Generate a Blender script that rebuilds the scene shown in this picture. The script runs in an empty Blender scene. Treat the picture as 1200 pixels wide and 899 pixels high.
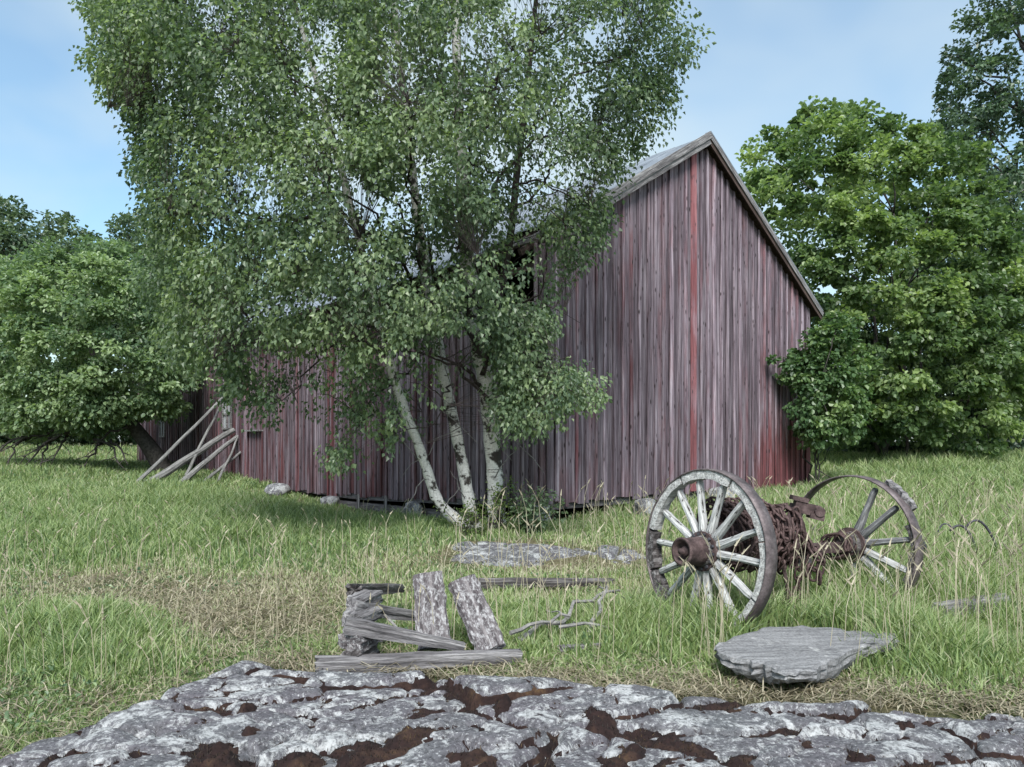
import bpy, math, random
import numpy as np
from mathutils import Vector, Matrix
random.seed(7); rng = np.random.default_rng(7)
R = math.radians
C = bpy.context.scene.collection
# ------------------------------------------------------------------ camera, world, sun, exposure
H, F, HY = 1.55, 870.0, 517.0            # eye height, focal length and horizon row of the 1200 x 899 photograph
cd = bpy.data.cameras.new('camera'); cam = bpy.data.objects.new('camera', cd); C.objects.link(cam)
cam.location = (0, 0, H); cam.rotation_euler = (R(90), 0, 0)
cd.sensor_width = 36; cd.sensor_fit = 'HORIZONTAL'; cd.lens = F/1200*36; cd.shift_y = (HY-449.5)/1200
cd.clip_start = .05; cd.clip_end = 3000
bpy.context.scene.camera = cam
SUN_EL, SUN_AZ = R(48), R(182)           # azimuth clockwise from +Y (straight ahead)
w = bpy.data.worlds.new('World'); bpy.context.scene.world = w; w.use_nodes = True
nt = w.node_tree; nt.nodes.clear()
def N(nt, kind, **kw):
    n = nt.nodes.new(kind)
    for k, v in kw.items():
        if k.startswith('i_'):
            key = k[2:]; key = int(key) if key.isdigit() else key
            n.inputs[key].default_value = v
        else: setattr(n, k, v)
    return n
sky = N(nt, 'ShaderNodeTexSky', sky_type='NISHITA', sun_disc=False, sun_elevation=SUN_EL, sun_rotation=SUN_AZ,
        air_density=1.3, dust_density=.6, ozone_density=3.5)
tc = N(nt, 'ShaderNodeTexCoord'); mp = N(nt, 'ShaderNodeMapping'); mp.inputs['Scale'].default_value = (1, 1, 1.9)
mp.inputs['Location'].default_value = (.48, 1.36, 8.57)
nz = N(nt, 'ShaderNodeTexNoise', i_Scale=1.7, i_Detail=4.5, i_Roughness=.5, i_Distortion=.3)
rp = N(nt, 'ShaderNodeValToRGB'); rp.color_ramp.elements[0].position = .34; rp.color_ramp.elements[1].position = .60
rp.color_ramp.elements[0].color = (.16, .16, .16, 1); rp.color_ramp.elements[1].color = (.9, .9, .9, 1)
mx = N(nt, 'ShaderNodeMix', data_type='RGBA'); mx.inputs[7].default_value = (3.55, 4.1, 4.3, 1)
bg = N(nt, 'ShaderNodeBackground', i_Strength=.068); ow = N(nt, 'ShaderNodeOutputWorld')
L_ = nt.links.new
L_(tc.outputs['Generated'], mp.inputs[0]); L_(mp.outputs[0], nz.inputs['Vector']); L_(nz.outputs[0], rp.inputs[0])
L_(rp.outputs[0], mx.inputs[0]); tn_ = N(nt, 'ShaderNodeMix', data_type='RGBA', blend_type='MULTIPLY'); tn_.inputs[0].default_value = 1; tn_.inputs[7].default_value = (.84, .98, .96, 1); L_(sky.outputs[0], tn_.inputs[6]); L_(tn_.outputs[2], mx.inputs[6]); L_(mx.outputs[2], bg.inputs[0]); L_(bg.outputs[0], ow.inputs[0])
sl = bpy.data.lights.new('sun', 'SUN'); sl.energy = 1.9; sl.angle = R(26); sl.color = (1, .97, .93)
so = bpy.data.objects.new('sun', sl); C.objects.link(so)
sd_ = Vector((math.sin(SUN_AZ)*math.cos(SUN_EL), math.cos(SUN_AZ)*math.cos(SUN_EL), math.sin(SUN_EL)))
so.rotation_euler = sd_.to_track_quat('Z', 'Y').to_euler()
vs = bpy.context.scene.view_settings
vs.view_transform = 'Standard'; vs.look = 'None'; vs.gamma = 1; vs.exposure = 1.68
bpy.context.scene.cycles.max_bounces = 6; bpy.context.scene.cycles.diffuse_bounces = 3
bpy.context.scene.cycles.transmission_bounces = 3; bpy.context.scene.cycles.use_denoising = True

# ------------------------------------------------------------------ helpers
def P(px, py, Y): return Vector(((px-600)/F*Y, Y, H-(py-HY)/F*Y))
def PZ(px, py, z): return P(px, py, (H-z)*F/(py-HY))
def noise2(x, y, seed=0):
    xi = np.floor(x).astype(np.int64); yi = np.floor(y).astype(np.int64); xf = x-xi; yf = y-yi
    def g(a, b):
        h = (a*374761393+b*668265263+seed*974634777) & 0xffffffff
        h = ((h ^ (h >> 13))*1274126177) & 0xffffffff; h = h ^ (h >> 16)
        return (h & 0xffff)/65535.0
    u = xf*xf*(3-2*xf); v = yf*yf*(3-2*yf)
    return (g(xi, yi)*(1-u)+g(xi+1, yi)*u)*(1-v)+(g(xi, yi+1)*(1-u)+g(xi+1, yi+1)*u)*v
def fbm(x, y, seed=0, o=4):
    a, s, t = .5, 0, 0
    for i in range(o):
        s = s+a*noise2(x*2**i+i*17.3, y*2**i-i*9.1, seed+i); t += a; a *= .5
    return s/t*2-1
def voro(x, y, seed=0):
    xi = np.floor(x).astype(np.int64); yi = np.floor(y).astype(np.int64)
    f1 = np.full(x.shape, 9.); f2 = np.full(x.shape, 9.); ia = np.zeros(x.shape); ib = np.zeros(x.shape); ox = np.zeros(x.shape); oy = np.zeros(x.shape)
    def hs(a, b, k):
        h = (a*374761393+b*668265263+(seed*31+k)*974634777) & 0xffffffff
        h = ((h ^ (h >> 13))*1274126177) & 0xffffffff; h = h ^ (h >> 16)
        return (h & 0xffff)/65535.0
    for dx in (-1, 0, 1):
        for dy in (-1, 0, 1):
            cx, cy = xi+dx, yi+dy
            qx = cx+hs(cx, cy, 1); qy = cy+hs(cx, cy, 2); d = np.hypot(qx-x, qy-y)
            near = d < f1
            f2 = np.where(near, f1, np.minimum(f2, d))
            ia = np.where(near, hs(cx, cy, 3), ia); ib = np.where(near, hs(cx, cy, 4), ib)
            ox = np.where(near, x-qx, ox); oy = np.where(near, y-qy, oy)
            f1 = np.minimum(f1, d)
    return f1, f2, ia, ib, ox, oy
def sstep(x, a, b):
    t = np.clip((x-a)/(b-a), 0, 1); return t*t*(3-2*t)
def unit(a): return a/np.maximum(np.linalg.norm(a, axis=-1, keepdims=True), 1e-9)

def link(name, me, mat=None, parent=None, world=None):
    o = bpy.data.objects.new(name, me)
    C.objects.link(o)
    if mat and me and not me.materials: me.materials.append(mat)
    if world is not None: o.matrix_basis = world
    if parent is not None:
        o.parent = parent
        off = Vector((0, 0, 0)); p = parent
        while p: off += p.location; p = p.parent
        o.matrix_basis = Matrix.Translation(-off) @ o.matrix_basis
    return o
def fast_mesh(name, V, Fc, smooth=False, attrs=None):
    V = np.ascontiguousarray(V, dtype=np.float32); Fc = np.ascontiguousarray(Fc, dtype=np.int32)
    me = bpy.data.meshes.new(name); n, k = Fc.shape
    me.vertices.add(len(V)); me.vertices.foreach_set('co', V.ravel())
    me.loops.add(n*k); me.loops.foreach_set('vertex_index', Fc.ravel())
    me.polygons.add(n); me.polygons.foreach_set('loop_start', np.arange(0, n*k, k, dtype=np.int32))
    me.polygons.foreach_set('use_smooth', np.full(n, smooth, dtype=bool))
    me.update(calc_edges=True)
    for a, v in (attrs or {}).items():
        at = me.attributes.new(a, 'FLOAT', 'POINT'); at.data.foreach_set('value', np.ascontiguousarray(v, dtype=np.float32))
    return me
class MB:
    def __init__(s): s.v = []; s.f = []
    def add(s, v, f):
        b = len(s.v); s.v += [tuple(p) for p in v]; s.f += [tuple(i+b for i in q) for q in f]; return s
    def box(s, M, dx, dy, dz):
        v = [M @ Vector((x*dx/2, y*dy/2, z*dz/2)) for x in (-1, 1) for y in (-1, 1) for z in (-1, 1)]
        return s.add(v, [(0, 1, 3, 2), (4, 6, 7, 5), (0, 4, 5, 1), (2, 3, 7, 6), (0, 2, 6, 4), (1, 5, 7, 3)])
    def tube(s, pts, rad, n=6, cap=True):
        pts = [Vector(p) for p in pts]; v = []; m = len(pts)
        if not hasattr(rad, '__len__'): rad = [rad]*m
        for i, p in enumerate(pts):
            t = (pts[min(i+1, m-1)]-pts[max(i-1, 0)]).normalized()
            a = Vector((0, 0, 1)) if abs(t.z) < .9 else Vector((1, 0, 0))
            u = t.cross(a).normalized(); q = t.cross(u)
            for k in range(n):
                an = 2*math.pi*k/n; v.append(p+(u*math.cos(an)+q*math.sin(an))*rad[i])
        f = [(i*n+k, i*n+(k+1) % n, (i+1)*n+(k+1) % n, (i+1)*n+k) for i in range(m-1) for k in range(n)]
        if cap: f += [tuple(range(n-1, -1, -1)), tuple(range((m-1)*n, m*n))]
        return s.add(v, f)
    def lathe(s, M, prof, n=20):
        v = []; m = len(prof)                      # prof: (x along axis, radius)
        for x, r in prof:
            for k in range(n): a = 2*math.pi*k/n; v.append(M @ Vector((x, r*math.cos(a), r*math.sin(a))))
        return s.add(v, [(i*n+k, i*n+(k+1) % n, (i+1)*n+(k+1) % n, (i+1)*n+k) for i in range(m-1) for k in range(n)])
    def mesh(s, name, smooth=False):
        me = bpy.data.meshes.new(name); me.from_pydata(s.v, [], s.f); me.update()
        if smooth: me.polygons.foreach_set('use_smooth', [True]*len(me.polygons))
        return me
    def build(s, name, mat, parent=None, smooth=False, world=None): return link(name, s.mesh(name, smooth), mat, parent, world)
def tag(o, label=None, cat=None, group=None, kind=None):
    for k, v in (('label', label), ('category', cat), ('group', group), ('kind', kind)):
        if v: o[k] = v
    return o
def empty(name, loc): 
    o = bpy.data.objects.new(name, None); o.location = loc; C.objects.link(o); return o

# ------------------------------------------------------------------ materials
def new_mat(name):
    m = bpy.data.materials.new(name); m.use_nodes = True; nt = m.node_tree; nt.nodes.clear()
    out = N(nt, 'ShaderNodeOutputMaterial'); b = N(nt, 'ShaderNodeBsdfPrincipled'); nt.links.new(b.outputs[0], out.inputs[0])
    b.inputs['Roughness'].default_value = .85; b.inputs['Specular IOR Level'].default_value = .25
    return m, nt, b, out
def coords(nt, which='Object', scale=(1, 1, 1)):
    t = N(nt, 'ShaderNodeTexCoord'); mp = N(nt, 'ShaderNodeMapping'); mp.inputs['Scale'].default_value = scale
    nt.links.new(t.outputs[which], mp.inputs[0]); return mp.outputs[0]
def noise(nt, vec, scale, detail=4, rough=.6, dist=0):
    n = N(nt, 'ShaderNodeTexNoise', i_Scale=scale, i_Detail=detail, i_Roughness=rough, i_Distortion=dist)
    nt.links.new(vec, n.inputs['Vector']); return n.outputs[0]
def ramp(nt, fac, stops):
    r = N(nt, 'ShaderNodeValToRGB'); e = r.color_ramp.elements
    for i, (p, c) in enumerate(stops):
        q = e[i] if i < 2 else e.new(p)
        q.position = p; q.color = (c, c, c, 1) if not hasattr(c, '__len__') else tuple(c)+(1,)
    nt.links.new(fac, r.inputs[0]); return r.outputs[0]
def mix(nt, fac, a, b, mode='MIX'):
    m = N(nt, 'ShaderNodeMix', data_type='RGBA', blend_type=mode)
    for i, x in ((0, fac), (6, a), (7, b)):
        if hasattr(x, 'is_linked') or isinstance(x, bpy.types.NodeSocket): nt.links.new(x, m.inputs[i])
        elif hasattr(x, '__len__'): m.inputs[i].default_value = tuple(x)+(1,)
        else: m.inputs[i].default_value = x
    return m.outputs[2]
def math_(nt, op, a, b=None):
    m = N(nt, 'ShaderNodeMath', operation=op)
    for i, x in ((0, a), (1, b)):
        if x is None: continue
        if isinstance(x, bpy.types.NodeSocket): nt.links.new(x, m.inputs[i])
        else: m.inputs[i].default_value = x
    return m.outputs[0]
def bump(nt, b, h, strength=.5, dist=.02):
    n = N(nt, 'ShaderNodeBump', i_Strength=strength, i_Distance=dist); nt.links.new(h, n.inputs['Height']); nt.links.new(n.outputs[0], b.inputs['Normal'])
def obj_random(nt):
    return N(nt, 'ShaderNodeObjectInfo')
def leaf_mat(name, lo, mid, hi, trans=.35, rough=.4):
    m, nt, b, out = new_mat(name)
    a = N(nt, 'ShaderNodeAttribute', attribute_name='tone')
    c = ramp(nt, a.outputs['Fac'], [(0, lo), (.5, mid), (1, hi)])
    nt.links.new(c, b.inputs['Base Color']); b.inputs['Roughness'].default_value = rough; b.inputs['Specular IOR Level'].default_value = .5
    tr = N(nt, 'ShaderNodeBsdfTranslucent'); nt.links.new(mix(nt, 1, c, (1.25, 1.35, .7), 'MULTIPLY'), tr.inputs[0])
    ms = N(nt, 'ShaderNodeMixShader', i_0=trans); nt.links.new(b.outputs[0], ms.inputs[1]); nt.links.new(tr.outputs[0], ms.inputs[2])
    nt.links.new(ms.outputs[0], out.inputs[0]); return m
def barn_mat():
    m, nt, b, out = new_mat('barn_boards')
    oi = obj_random(nt); off = N(nt, 'ShaderNodeVectorMath', operation='MULTIPLY_ADD')
    t = N(nt, 'ShaderNodeTexCoord'); cmb = N(nt, 'ShaderNodeCombineXYZ')
    for i in range(3): nt.links.new(oi.outputs['Random'], cmb.inputs[i])
    off.inputs[1].default_value = (37, 53, 71); nt.links.new(cmb.outputs[0], off.inputs[0]); nt.links.new(t.outputs['Object'], off.inputs[2])
    def mp(sc):
        q = N(nt, 'ShaderNodeMapping'); q.inputs['Scale'].default_value = sc; nt.links.new(off.outputs[0], q.inputs[0]); return q.outputs[0]
    sep = N(nt, 'ShaderNodeSeparateColor'); nt.links.new(oi.outputs['Color'], sep.inputs[0])
    streak = noise(nt, mp((14, 14, .45)), 1, 5, .65); grain = noise(nt, mp((70, 70, 1.6)), 1, 5, .7)
    patch = noise(nt, mp((2.5, 2.5, .8)), 1, 5, .6)
    grey = ramp(nt, streak, [(.27, (.042, .032, .038)), (.47, (.158, .122, .146)), (.72, (.41, .35, .395))])
    red = ramp(nt, streak, [(.27, (.05, .017, .02)), (.52, (.155, .058, .064)), (.8, (.27, .135, .14))])
    fr = math_(nt, 'ADD', math_(nt, 'MULTIPLY', math_(nt, 'SUBTRACT', patch, .5), 1.6), sep.outputs[0])
    sx_ = N(nt, 'ShaderNodeSeparateXYZ'); nt.links.new(t.outputs['Object'], sx_.inputs[0])
    low = ramp(nt, math_(nt, 'MULTIPLY', sx_.outputs[2], .125), [(.07, 1.), (.34, 0.)]); fr = math_(nt, 'ADD', fr, math_(nt, 'MULTIPLY', low, math_(nt, 'MULTIPLY', sep.outputs[2], .9)))
    c = mix(nt, ramp(nt, fr, [(.25, 0.), (.8, 1.)]), grey, red)
    gm = ramp(nt, grain, [(.33, .30), (.55, 1.)]); c = mix(nt, 1, c, gm, 'MULTIPLY')
    kn = N(nt, 'ShaderNodeTexVoronoi', i_Scale=1.0); nt.links.new(mp((9, 9, 3.0)), kn.inputs['Vector'])
    c = mix(nt, ramp(nt, kn.outputs['Distance'], [(.09, 1.), (.2, 0.)]), c, (.03, .02, .022))
    br = N(nt, 'ShaderNodeCombineColor')
    for i in range(3): nt.links.new(sep.outputs[1], br.inputs[i])
    c = mix(nt, 1, c, br.outputs[0], 'MULTIPLY')
    nt.links.new(c, b.inputs['Base Color']); b.inputs['Roughness'].default_value = .8
    bump(nt, b, grain, .7, .012); return m
def wood_mat(name, dark, mid, light, along=0, lichen=0., lc=(.55, .56, .52), spot=0.):
    m, nt, b, out = new_mat(name)
    s1 = [26, 26, 26]; s1[along] = 1.6; s2 = [90, 90, 90]; s2[along] = 5
    a = noise(nt, coords(nt, 'Object', s1), 1, 5, .7); g = noise(nt, coords(nt, 'Object', s2), 1, 4, .7)
    c = ramp(nt, a, [(.3, dark), (.5, mid), (.72, light)])
    c = mix(nt, 1, c, ramp(nt, g, [(.3, .3), (.55, 1.)]), 'MULTIPLY')
    if lichen:
        s3 = [30, 30, 30]; s3[along] = 17
        n = noise(nt, coords(nt, 'Object', s3), 1.6, 8, .72); c = mix(nt, ramp(nt, n, [(lichen-.04, 0.), (lichen+.10, 1.)]), c, lc)
    if spot:
        s3 = [22, 22, 22]; s3[along] = 7
        n = noise(nt, coords(nt, 'Object', s3), 1.3, 6, .7); c = mix(nt, ramp(nt, n, [(spot, 0.), (spot+.04, 1.)]), c, (.035, .03, .028))
    nt.links.new(c, b.inputs['Base Color']); bump(nt, b, mix(nt, .5, a, g), 1.0, .02); return m
def plain_mat(name, stops, scale=6, rough=.85, metal=0, detail=6, b_s=.5, b_d=.01, sc=(1, 1, 1), spec=.25):
    m, nt, b, out = new_mat(name)
    n = noise(nt, coords(nt, 'Object', sc), scale, detail, .65); c = ramp(nt, n, stops)
    n2 = noise(nt, coords(nt, 'Object', sc), scale*6, 4, .7)
    c = mix(nt, 1, c, ramp(nt, n2, [(.3, .6), (.6, 1.05)]), 'MULTIPLY')
    nt.links.new(c, b.inputs['Base Color']); b.inputs['Roughness'].default_value = rough; b.inputs['Metallic'].default_value = metal
    b.inputs['Specular IOR Level'].default_value = spec
    bump(nt, b, mix(nt, .4, n, n2), b_s, b_d); return m
def rock_mat(name, base=(.100, .104, .110), light=(.34, .348, .35), dark=(.035, .03, .033), lich=.53, purple=(.095, .088, .10)):
    m, nt, b, out = new_mat(name)
    v = coords(nt, 'Object')
    a = noise(nt, v, 1.6, 6, .6); f = noise(nt, v, 42, 6, .75); l = noise(nt, v, 5.5, 14, .80, .5); l2 = noise(nt, v, 46, 8, .8)
    c = mix(nt, ramp(nt, a, [(.35, 0.), (.65, 1.)]), base, purple)
    c = mix(nt, ramp(nt, l, [(lich-.03, 0.), (lich+.03, 1.)]), c, light)
    c = mix(nt, math_(nt, 'MULTIPLY', ramp(nt, l2, [(.55, 0.), (.62, 1.)]), .75), c, (.46, .47, .475))
    c = mix(nt, 1, c, ramp(nt, f, [(.3, .2), (.5, .95), (.68, 1.3)]), 'MULTIPLY')
    l3 = noise(nt, v, 11, 9, .7); c = mix(nt, ramp(nt, l3, [(.60, 0.), (.66, 1.)]), c, dark)
    nt.links.new(c, b.inputs['Base Color']); b.inputs['Roughness'].default_value = .8; bump(nt, b, mix(nt, .35, f, l), .6, .010); return m
M = {}
M['barn'] = barn_mat()
M['grey_wood'] = wood_mat('grey_wood', (.03, .027, .03), (.20, .19, .195), (.46, .45, .45))
M['lichen_wood'] = wood_mat('lichen_wood', (.04, .032, .035), (.13, .115, .12), (.26, .24, .24), lichen=.52, lc=(.36, .355, .36))
M['spoke'] = wood_mat('spoke_wood', (.15, .145, .145), (.46, .465, .46), (.68, .69, .68), spot=.58)
M['spoke_grey'] = wood_mat('bare_spoke_wood', (.05, .05, .055), (.21, .21, .22), (.46, .46, .46))
M['felloe'] = wood_mat('felloe_wood', (.18, .17, .17), (.52, .52, .51), (.72, .73, .71), spot=.66)
M['rotten'] = wood_mat('rotten_wood', (.02, .016, .015), (.10, .09, .09), (.34, .33, .33))
M['pole'] = wood_mat('pole_wood', (.06, .06, .058), (.20, .20, .195), (.36, .36, .35))
M['soffit'] = wood_mat('soffit_wood', (.03, .02, .018), (.085, .058, .05), (.15, .11, .10))
M['beam'] = wood_mat('sill_wood', (.04, .035, .038), (.14, .125, .13), (.28, .26, .265))
M['rust'] = plain_mat('rust', [(.3, (.03, .021, .021)), (.5, (.085, .058, .057)), (.7, (.16, .115, .112))], 14, .8, .15, 7)
M['chain'] = plain_mat('chain_rust', [(.3, (.028, .018, .018)), (.5, (.085, .055, .053)), (.7, (.18, .125, .118))], 22, .75, .25, 6)
M['tyre'] = plain_mat('tyre_iron', [(.3, (.06, .048, .05)), (.5, (.14, .115, .118)), (.75, (.24, .205, .205))], 9, .6, .35, 7, spec=.4)
M['dark_iron'] = plain_mat('dark_iron', [(.3, (.03, .03, .035)), (.7, (.12, .12, .14))], 10, .6, .4)
M['roof'] = plain_mat('roof_sheet', [(.3, (.12, .135, .16)), (.5, (.19, .215, .25)), (.7, (.28, .31, .35))], 2.2, .5, .1, 7, .2, .01, spec=.5)
M['stone'] = rock_mat('stone', lich=.5)
M['rock'] = rock_mat('bedrock')
def slab_mat():
    m, nt, b, out = new_mat('slab_stone'); v = coords(nt, 'Object')
    r_ = N(nt, 'ShaderNodeMapping'); r_.inputs['Rotation'].default_value = (0, 0, R(-24)); r_.inputs['Scale'].default_value = (2.2, 26, 60); nt.links.new(v, r_.inputs[0])
    g = noise(nt, r_.outputs[0], 1, 8, .7); p = noise(nt, v, 4, 8, .7); f = noise(nt, v, 60, 5, .75)
    c = ramp(nt, g, [(.3, (.09, .09, .095)), (.5, (.20, .20, .205)), (.7, (.31, .31, .312))])
    c = mix(nt, ramp(nt, p, [(.57, 0.), (.66, .8)]), c, (.46, .46, .45)); c = mix(nt, 1, c, ramp(nt, f, [(.3, .4), (.55, 1.05)]), 'MULTIPLY')
    nt.links.new(c, b.inputs['Base Color']); bump(nt, b, mix(nt, .5, g, f), .6, .010); return m
M['slab'] = slab_mat()
M['glass'] = plain_mat('old_glass', [(.3, (.25, .27, .30)), (.7, (.5, .53, .56))], 3, .15, 0, spec=.6)
M['bark'] = plain_mat('dark_bark', [(.3, (.025, .022, .02)), (.7, (.10, .09, .085))], 12, .9, 0, 6, .8, .02)
M['twig'] = plain_mat('twig_bark', [(.3, (.03, .022, .022)), (.7, (.085, .07, .068))], 18, .9)
M['dead'] = plain_mat('dead_branch', [(.3, (.09, .085, .085)), (.7, (.33, .32, .31))], 18, .9)
M['moss'] = plain_mat('moss', [(.3, (.008, .005, .005)), (.5, (.022, .012, .011)), (.62, (.042, .024, .017)), (.76, (.10, .06, .028))], 7, .95, 0, 8, .9, .015)
def birch_mat():
    m, nt, b, out = new_mat('birch_bark')
    v = coords(nt, 'Object', (5, 5, 26)); a = noise(nt, v, 1, 5, .65); p = noise(nt, coords(nt, 'Object', (3.2, 3.2, 3.4)), 1, 6, .65)
    f = noise(nt, coords(nt, 'Object'), 40, 4, .7)
    c = ramp(nt, f, [(.3, (.42, .41, .40)), (.7, (.74, .73, .71))])
    c = mix(nt, ramp(nt, a, [(.58, 0.), (.64, 1.)]), c, (.06, .05, .05))
    c = mix(nt, ramp(nt, p, [(.53, 0.), (.58, 1.)]), c, (.045, .038, .036))
    nt.links.new(c, b.inputs['Base Color']); bump(nt, b, mix(nt, .5, p, a), .6, .02); return m
M['birch'] = birch_mat()
M['birch_leaf'] = leaf_mat('birch_leaf', (.054, .092, .058), (.138, .200, .118), (.31, .39, .21), .45)
M['hazel_leaf'] = leaf_mat('hazel_leaf', (.050, .095, .044), (.138, .212, .090), (.31, .40, .16), .44)
M['shrub_leaf'] = leaf_mat('shrub_leaf', (.042, .090, .040), (.108, .185, .076), (.25, .345, .14), .38)
M['apple_leaf'] = leaf_mat('apple_leaf', (.058, .108, .060), (.140, .215, .118), (.30, .39, .21), .40)
M['far_leaf'] = leaf_mat('far_leaf', (.038, .068, .044), (.085, .132, .078), (.18, .245, .14), .34)
M['aspen_leaf'] = leaf_mat('aspen_leaf', (.028, .056, .036), (.065, .112, .068), (.14, .21, .12), .34)
M['young_leaf'] = leaf_mat('young_leaf', (.05, .09, .03), (.12, .18, .05), (.25, .30, .08), .4)
M['grass'] = leaf_mat('grass_blade', (.085, .145, .058), (.222, .302, .108), (.48, .46, .33), .32, .5)
M['straw'] = leaf_mat('straw', (.10, .085, .06), (.25, .215, .145), (.42, .38, .28), .2, .6)
def ground_mat():
    m, nt, b, out = new_mat('soil'); v = coords(nt, 'Object')
    a = noise(nt, v, .9, 6, .65); f = noise(nt, v, 30, 6, .75)
    c = ramp(nt, a, [(.35, (.075, .095, .035)), (.55, (.15, .135, .075)), (.7, (.22, .18, .125))])
    c = mix(nt, 1, c, ramp(nt, f, [(.3, .35), (.6, 1.1)]), 'MULTIPLY')
    nt.links.new(c, b.inputs['Base Color']); bump(nt, b, f, .8, .02); return m
M['soil'] = ground_mat()

# ------------------------------------------------------------------ ground
CTL = np.array([(-3, 3, 0), (0, 3, .0), (3, 3, .05), (-3.5, 5, -.05), (0, 5, .05), (3, 5, .08), (1.5, 5.9, .02), (3.2, 6.8, -.04), (-5, 8, -.05), (-2, 8, 0), (2, 8, 0),
    (5, 8, 0), (0, 10, .10), (-5, 11, -.02), (6, 11, .02), (-.6, 11.7, .15), (-5, 13, -.12), (3, 13, .05), (-2, 17, -.38), (-4.9, 20.6, -.32), (-7, 23.5, .0), (-9.5, 25.5, .33),
    (-18, 36, .3), (.6, 13.7, -.02), (4.3, 17, .05), (8, 20.2, .22), (-12, 19, .2), (-20, 30, .6), (9, 14, .1), (12, 24, .75), (20, 30, .95), (25, 45, 1.1), (0, 50, .8), (-30, 50, 1.25), (-16, 45, 1.1), (-45, 50, 1.3),
    (0, 120, 1.2), (-90, 120, 1.2), (90, 120, 1.2), (16, 20, .45), (-6, 17, -.15), (-9, 15, .05), (0, -5, 0), (-10, 3, -.2), (10, 3, .1)], float)
def gz(X, Y):
    X = np.asarray(X, float); Y = np.asarray(Y, float)
    u = X/(np.maximum(Y, 0)+3); v = np.log(np.maximum(Y, 0)+2)
    cu = CTL[:, 0]/(np.maximum(CTL[:, 1], 0)+3); cv = np.log(np.maximum(CTL[:, 1], 0)+2)
    num = np.zeros(X.shape); den = np.zeros(X.shape)
    for a, b, z in zip(cu, cv, CTL[:, 2]):
        k = np.exp(-((u-a)**2/.020+(v-b)**2/.020))+1e-6/(1+((u-a)**2+(v-b)**2)*40); num += k*z; den += k
    return num/den+.02*fbm(X*.8, Y*.8, 5)
def g1(x, y): return float(gz(np.array([x]), np.array([y]))[0])
def grid(xs, ys):
    X, Y = np.meshgrid(xs, ys); nx, ny = len(xs), len(ys)
    i = (np.arange(ny-1)[:, None]*nx+np.arange(nx-1)[None]).ravel()
    return X, Y, np.stack([i, i+1, i+nx+1, i+nx], 1)
t = np.linspace(-1, 1, 221); xs = 6*t+np.sign(t)*(np.abs(t)**4)*500
t = np.linspace(0, 1, 200); ys = -12+30*t+(t**5)*800
X, Y, Fg = grid(xs, ys); Z = gz(X, Y)
go = link('ground', fast_mesh('ground', np.stack([X.ravel(), Y.ravel(), Z.ravel()], 1), Fg, True), M['soil'])
tag(go, 'grassy meadow ground rising gently towards the old red barn', 'ground', kind='structure')

# bedrock in front
BX = np.array([-6, -4.2, -3.2, -2.42, -1.9, -1.7, -1.08, 0, .97, 1.79, 2.56, 4, 6]); BY = np.array([.4, 1.4, 2.5, 3.45, 4.6, 5.15, 4.95, 4.75, 4.58, 4.38, 4.25, 4.1, 3.9])
def back_edge(X): return np.interp(X, BX, BY)+.10*fbm(X*2.1, X*0+3.3, 9)
xs = np.arange(-4.0, 4.2, .016); ys = np.arange(1.9, 5.6, .016)
X, Y, Fr = grid(xs, ys)
e = back_edge(X)-Y
env = -.13+.30*sstep(e, -.12, .55)+.035*fbm(X*.9, Y*.9, 21)
wx = X+.10*fbm(X*3, Y*3, 31); wy = Y+.10*fbm(X*3, Y*3, 37)
ca, sa = math.cos(R(24)), math.sin(R(24)); ux = (wx*ca+wy*sa)/.80; uy = (-wx*sa+wy*ca)/.40
f1, f2, ia, ib, ox, oy = voro(ux, uy, 3)
crack = np.clip(1-(f2-f1)/.13, 0, 1)**1.6
g1_, g2_, ja, jb, px_, py_ = voro(ux*2.3+5+.25*fbm(X*7, Y*7, 11), uy*2.1+2+.25*fbm(X*7, Y*7, 12), 8)
crack2 = np.clip(1-(g2_-g1_)/.15, 0, 1)**1.6*sstep(noise2(X*1.1, Y*1.1, 77), .35, .6)
lay = np.abs(fbm((X*ca+Y*sa)*1.5, (-X*sa+Y*ca)*11, 45))
rockz = env+(ia-.45)*.055+(ib-.5)*.11*ox+(ja-.5)*.09*oy-.075*crack-.034*crack2+(ja-.5)*.030*sstep(noise2(X*1.1, Y*1.1, 77), .3, .6)-.008*lay+.012*fbm(X*3.5, Y*3.5, 41)+.004*fbm(X*26, Y*26, 43)+.003*fbm(X*70, Y*70, 44)
moss_blobs = [(245, 870, 42), (215, 850, 20), (290, 850, 22), (420, 872, 42), (480, 868, 55), (540, 880, 30), (290, 815, 12), (700, 828, 26), (745, 868, 40), (800, 875, 60), (720, 885, 40), (880, 885, 36), (960, 868, 32), (640, 888, 22), (1010, 880, 30), (350, 892, 40), (560, 895, 46), (880, 893, 46), (780, 893, 60), (240, 893, 46), (1090, 892, 34), (130, 890, 26), (470, 893, 50), (1170, 895, 26), (1060, 840, 18), (90, 870, 16), (60, 885, 18), (130, 862, 10), (590, 810, 14)]
bl = np.zeros(X.shape)
for bx_, by_, br_ in moss_blobs:
    c_ = PZ(bx_, by_+14, .17); sx = .85*br_/F*c_.y; bl = np.maximum(bl, np.exp(-(((X-c_.x)/sx)**2+((Y-c_.y)/(sx*1.5))**2)**1.5))
mf, _, ma, *_ = voro(X/.055+.5*fbm(X*9, Y*9, 3), Y/.055, 15)
mossz = env-.070+.068*bl+.05*bl*fbm(X*7, Y*7, 51)+.020*(1-mf**2)+.022*ma*(bl+.15)+.032*fbm(X*2.6, Y*2.6, 53)+.030*fbm(X*14, Y*14, 57)+.016*fbm(X*42, Y*42, 55)
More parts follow.
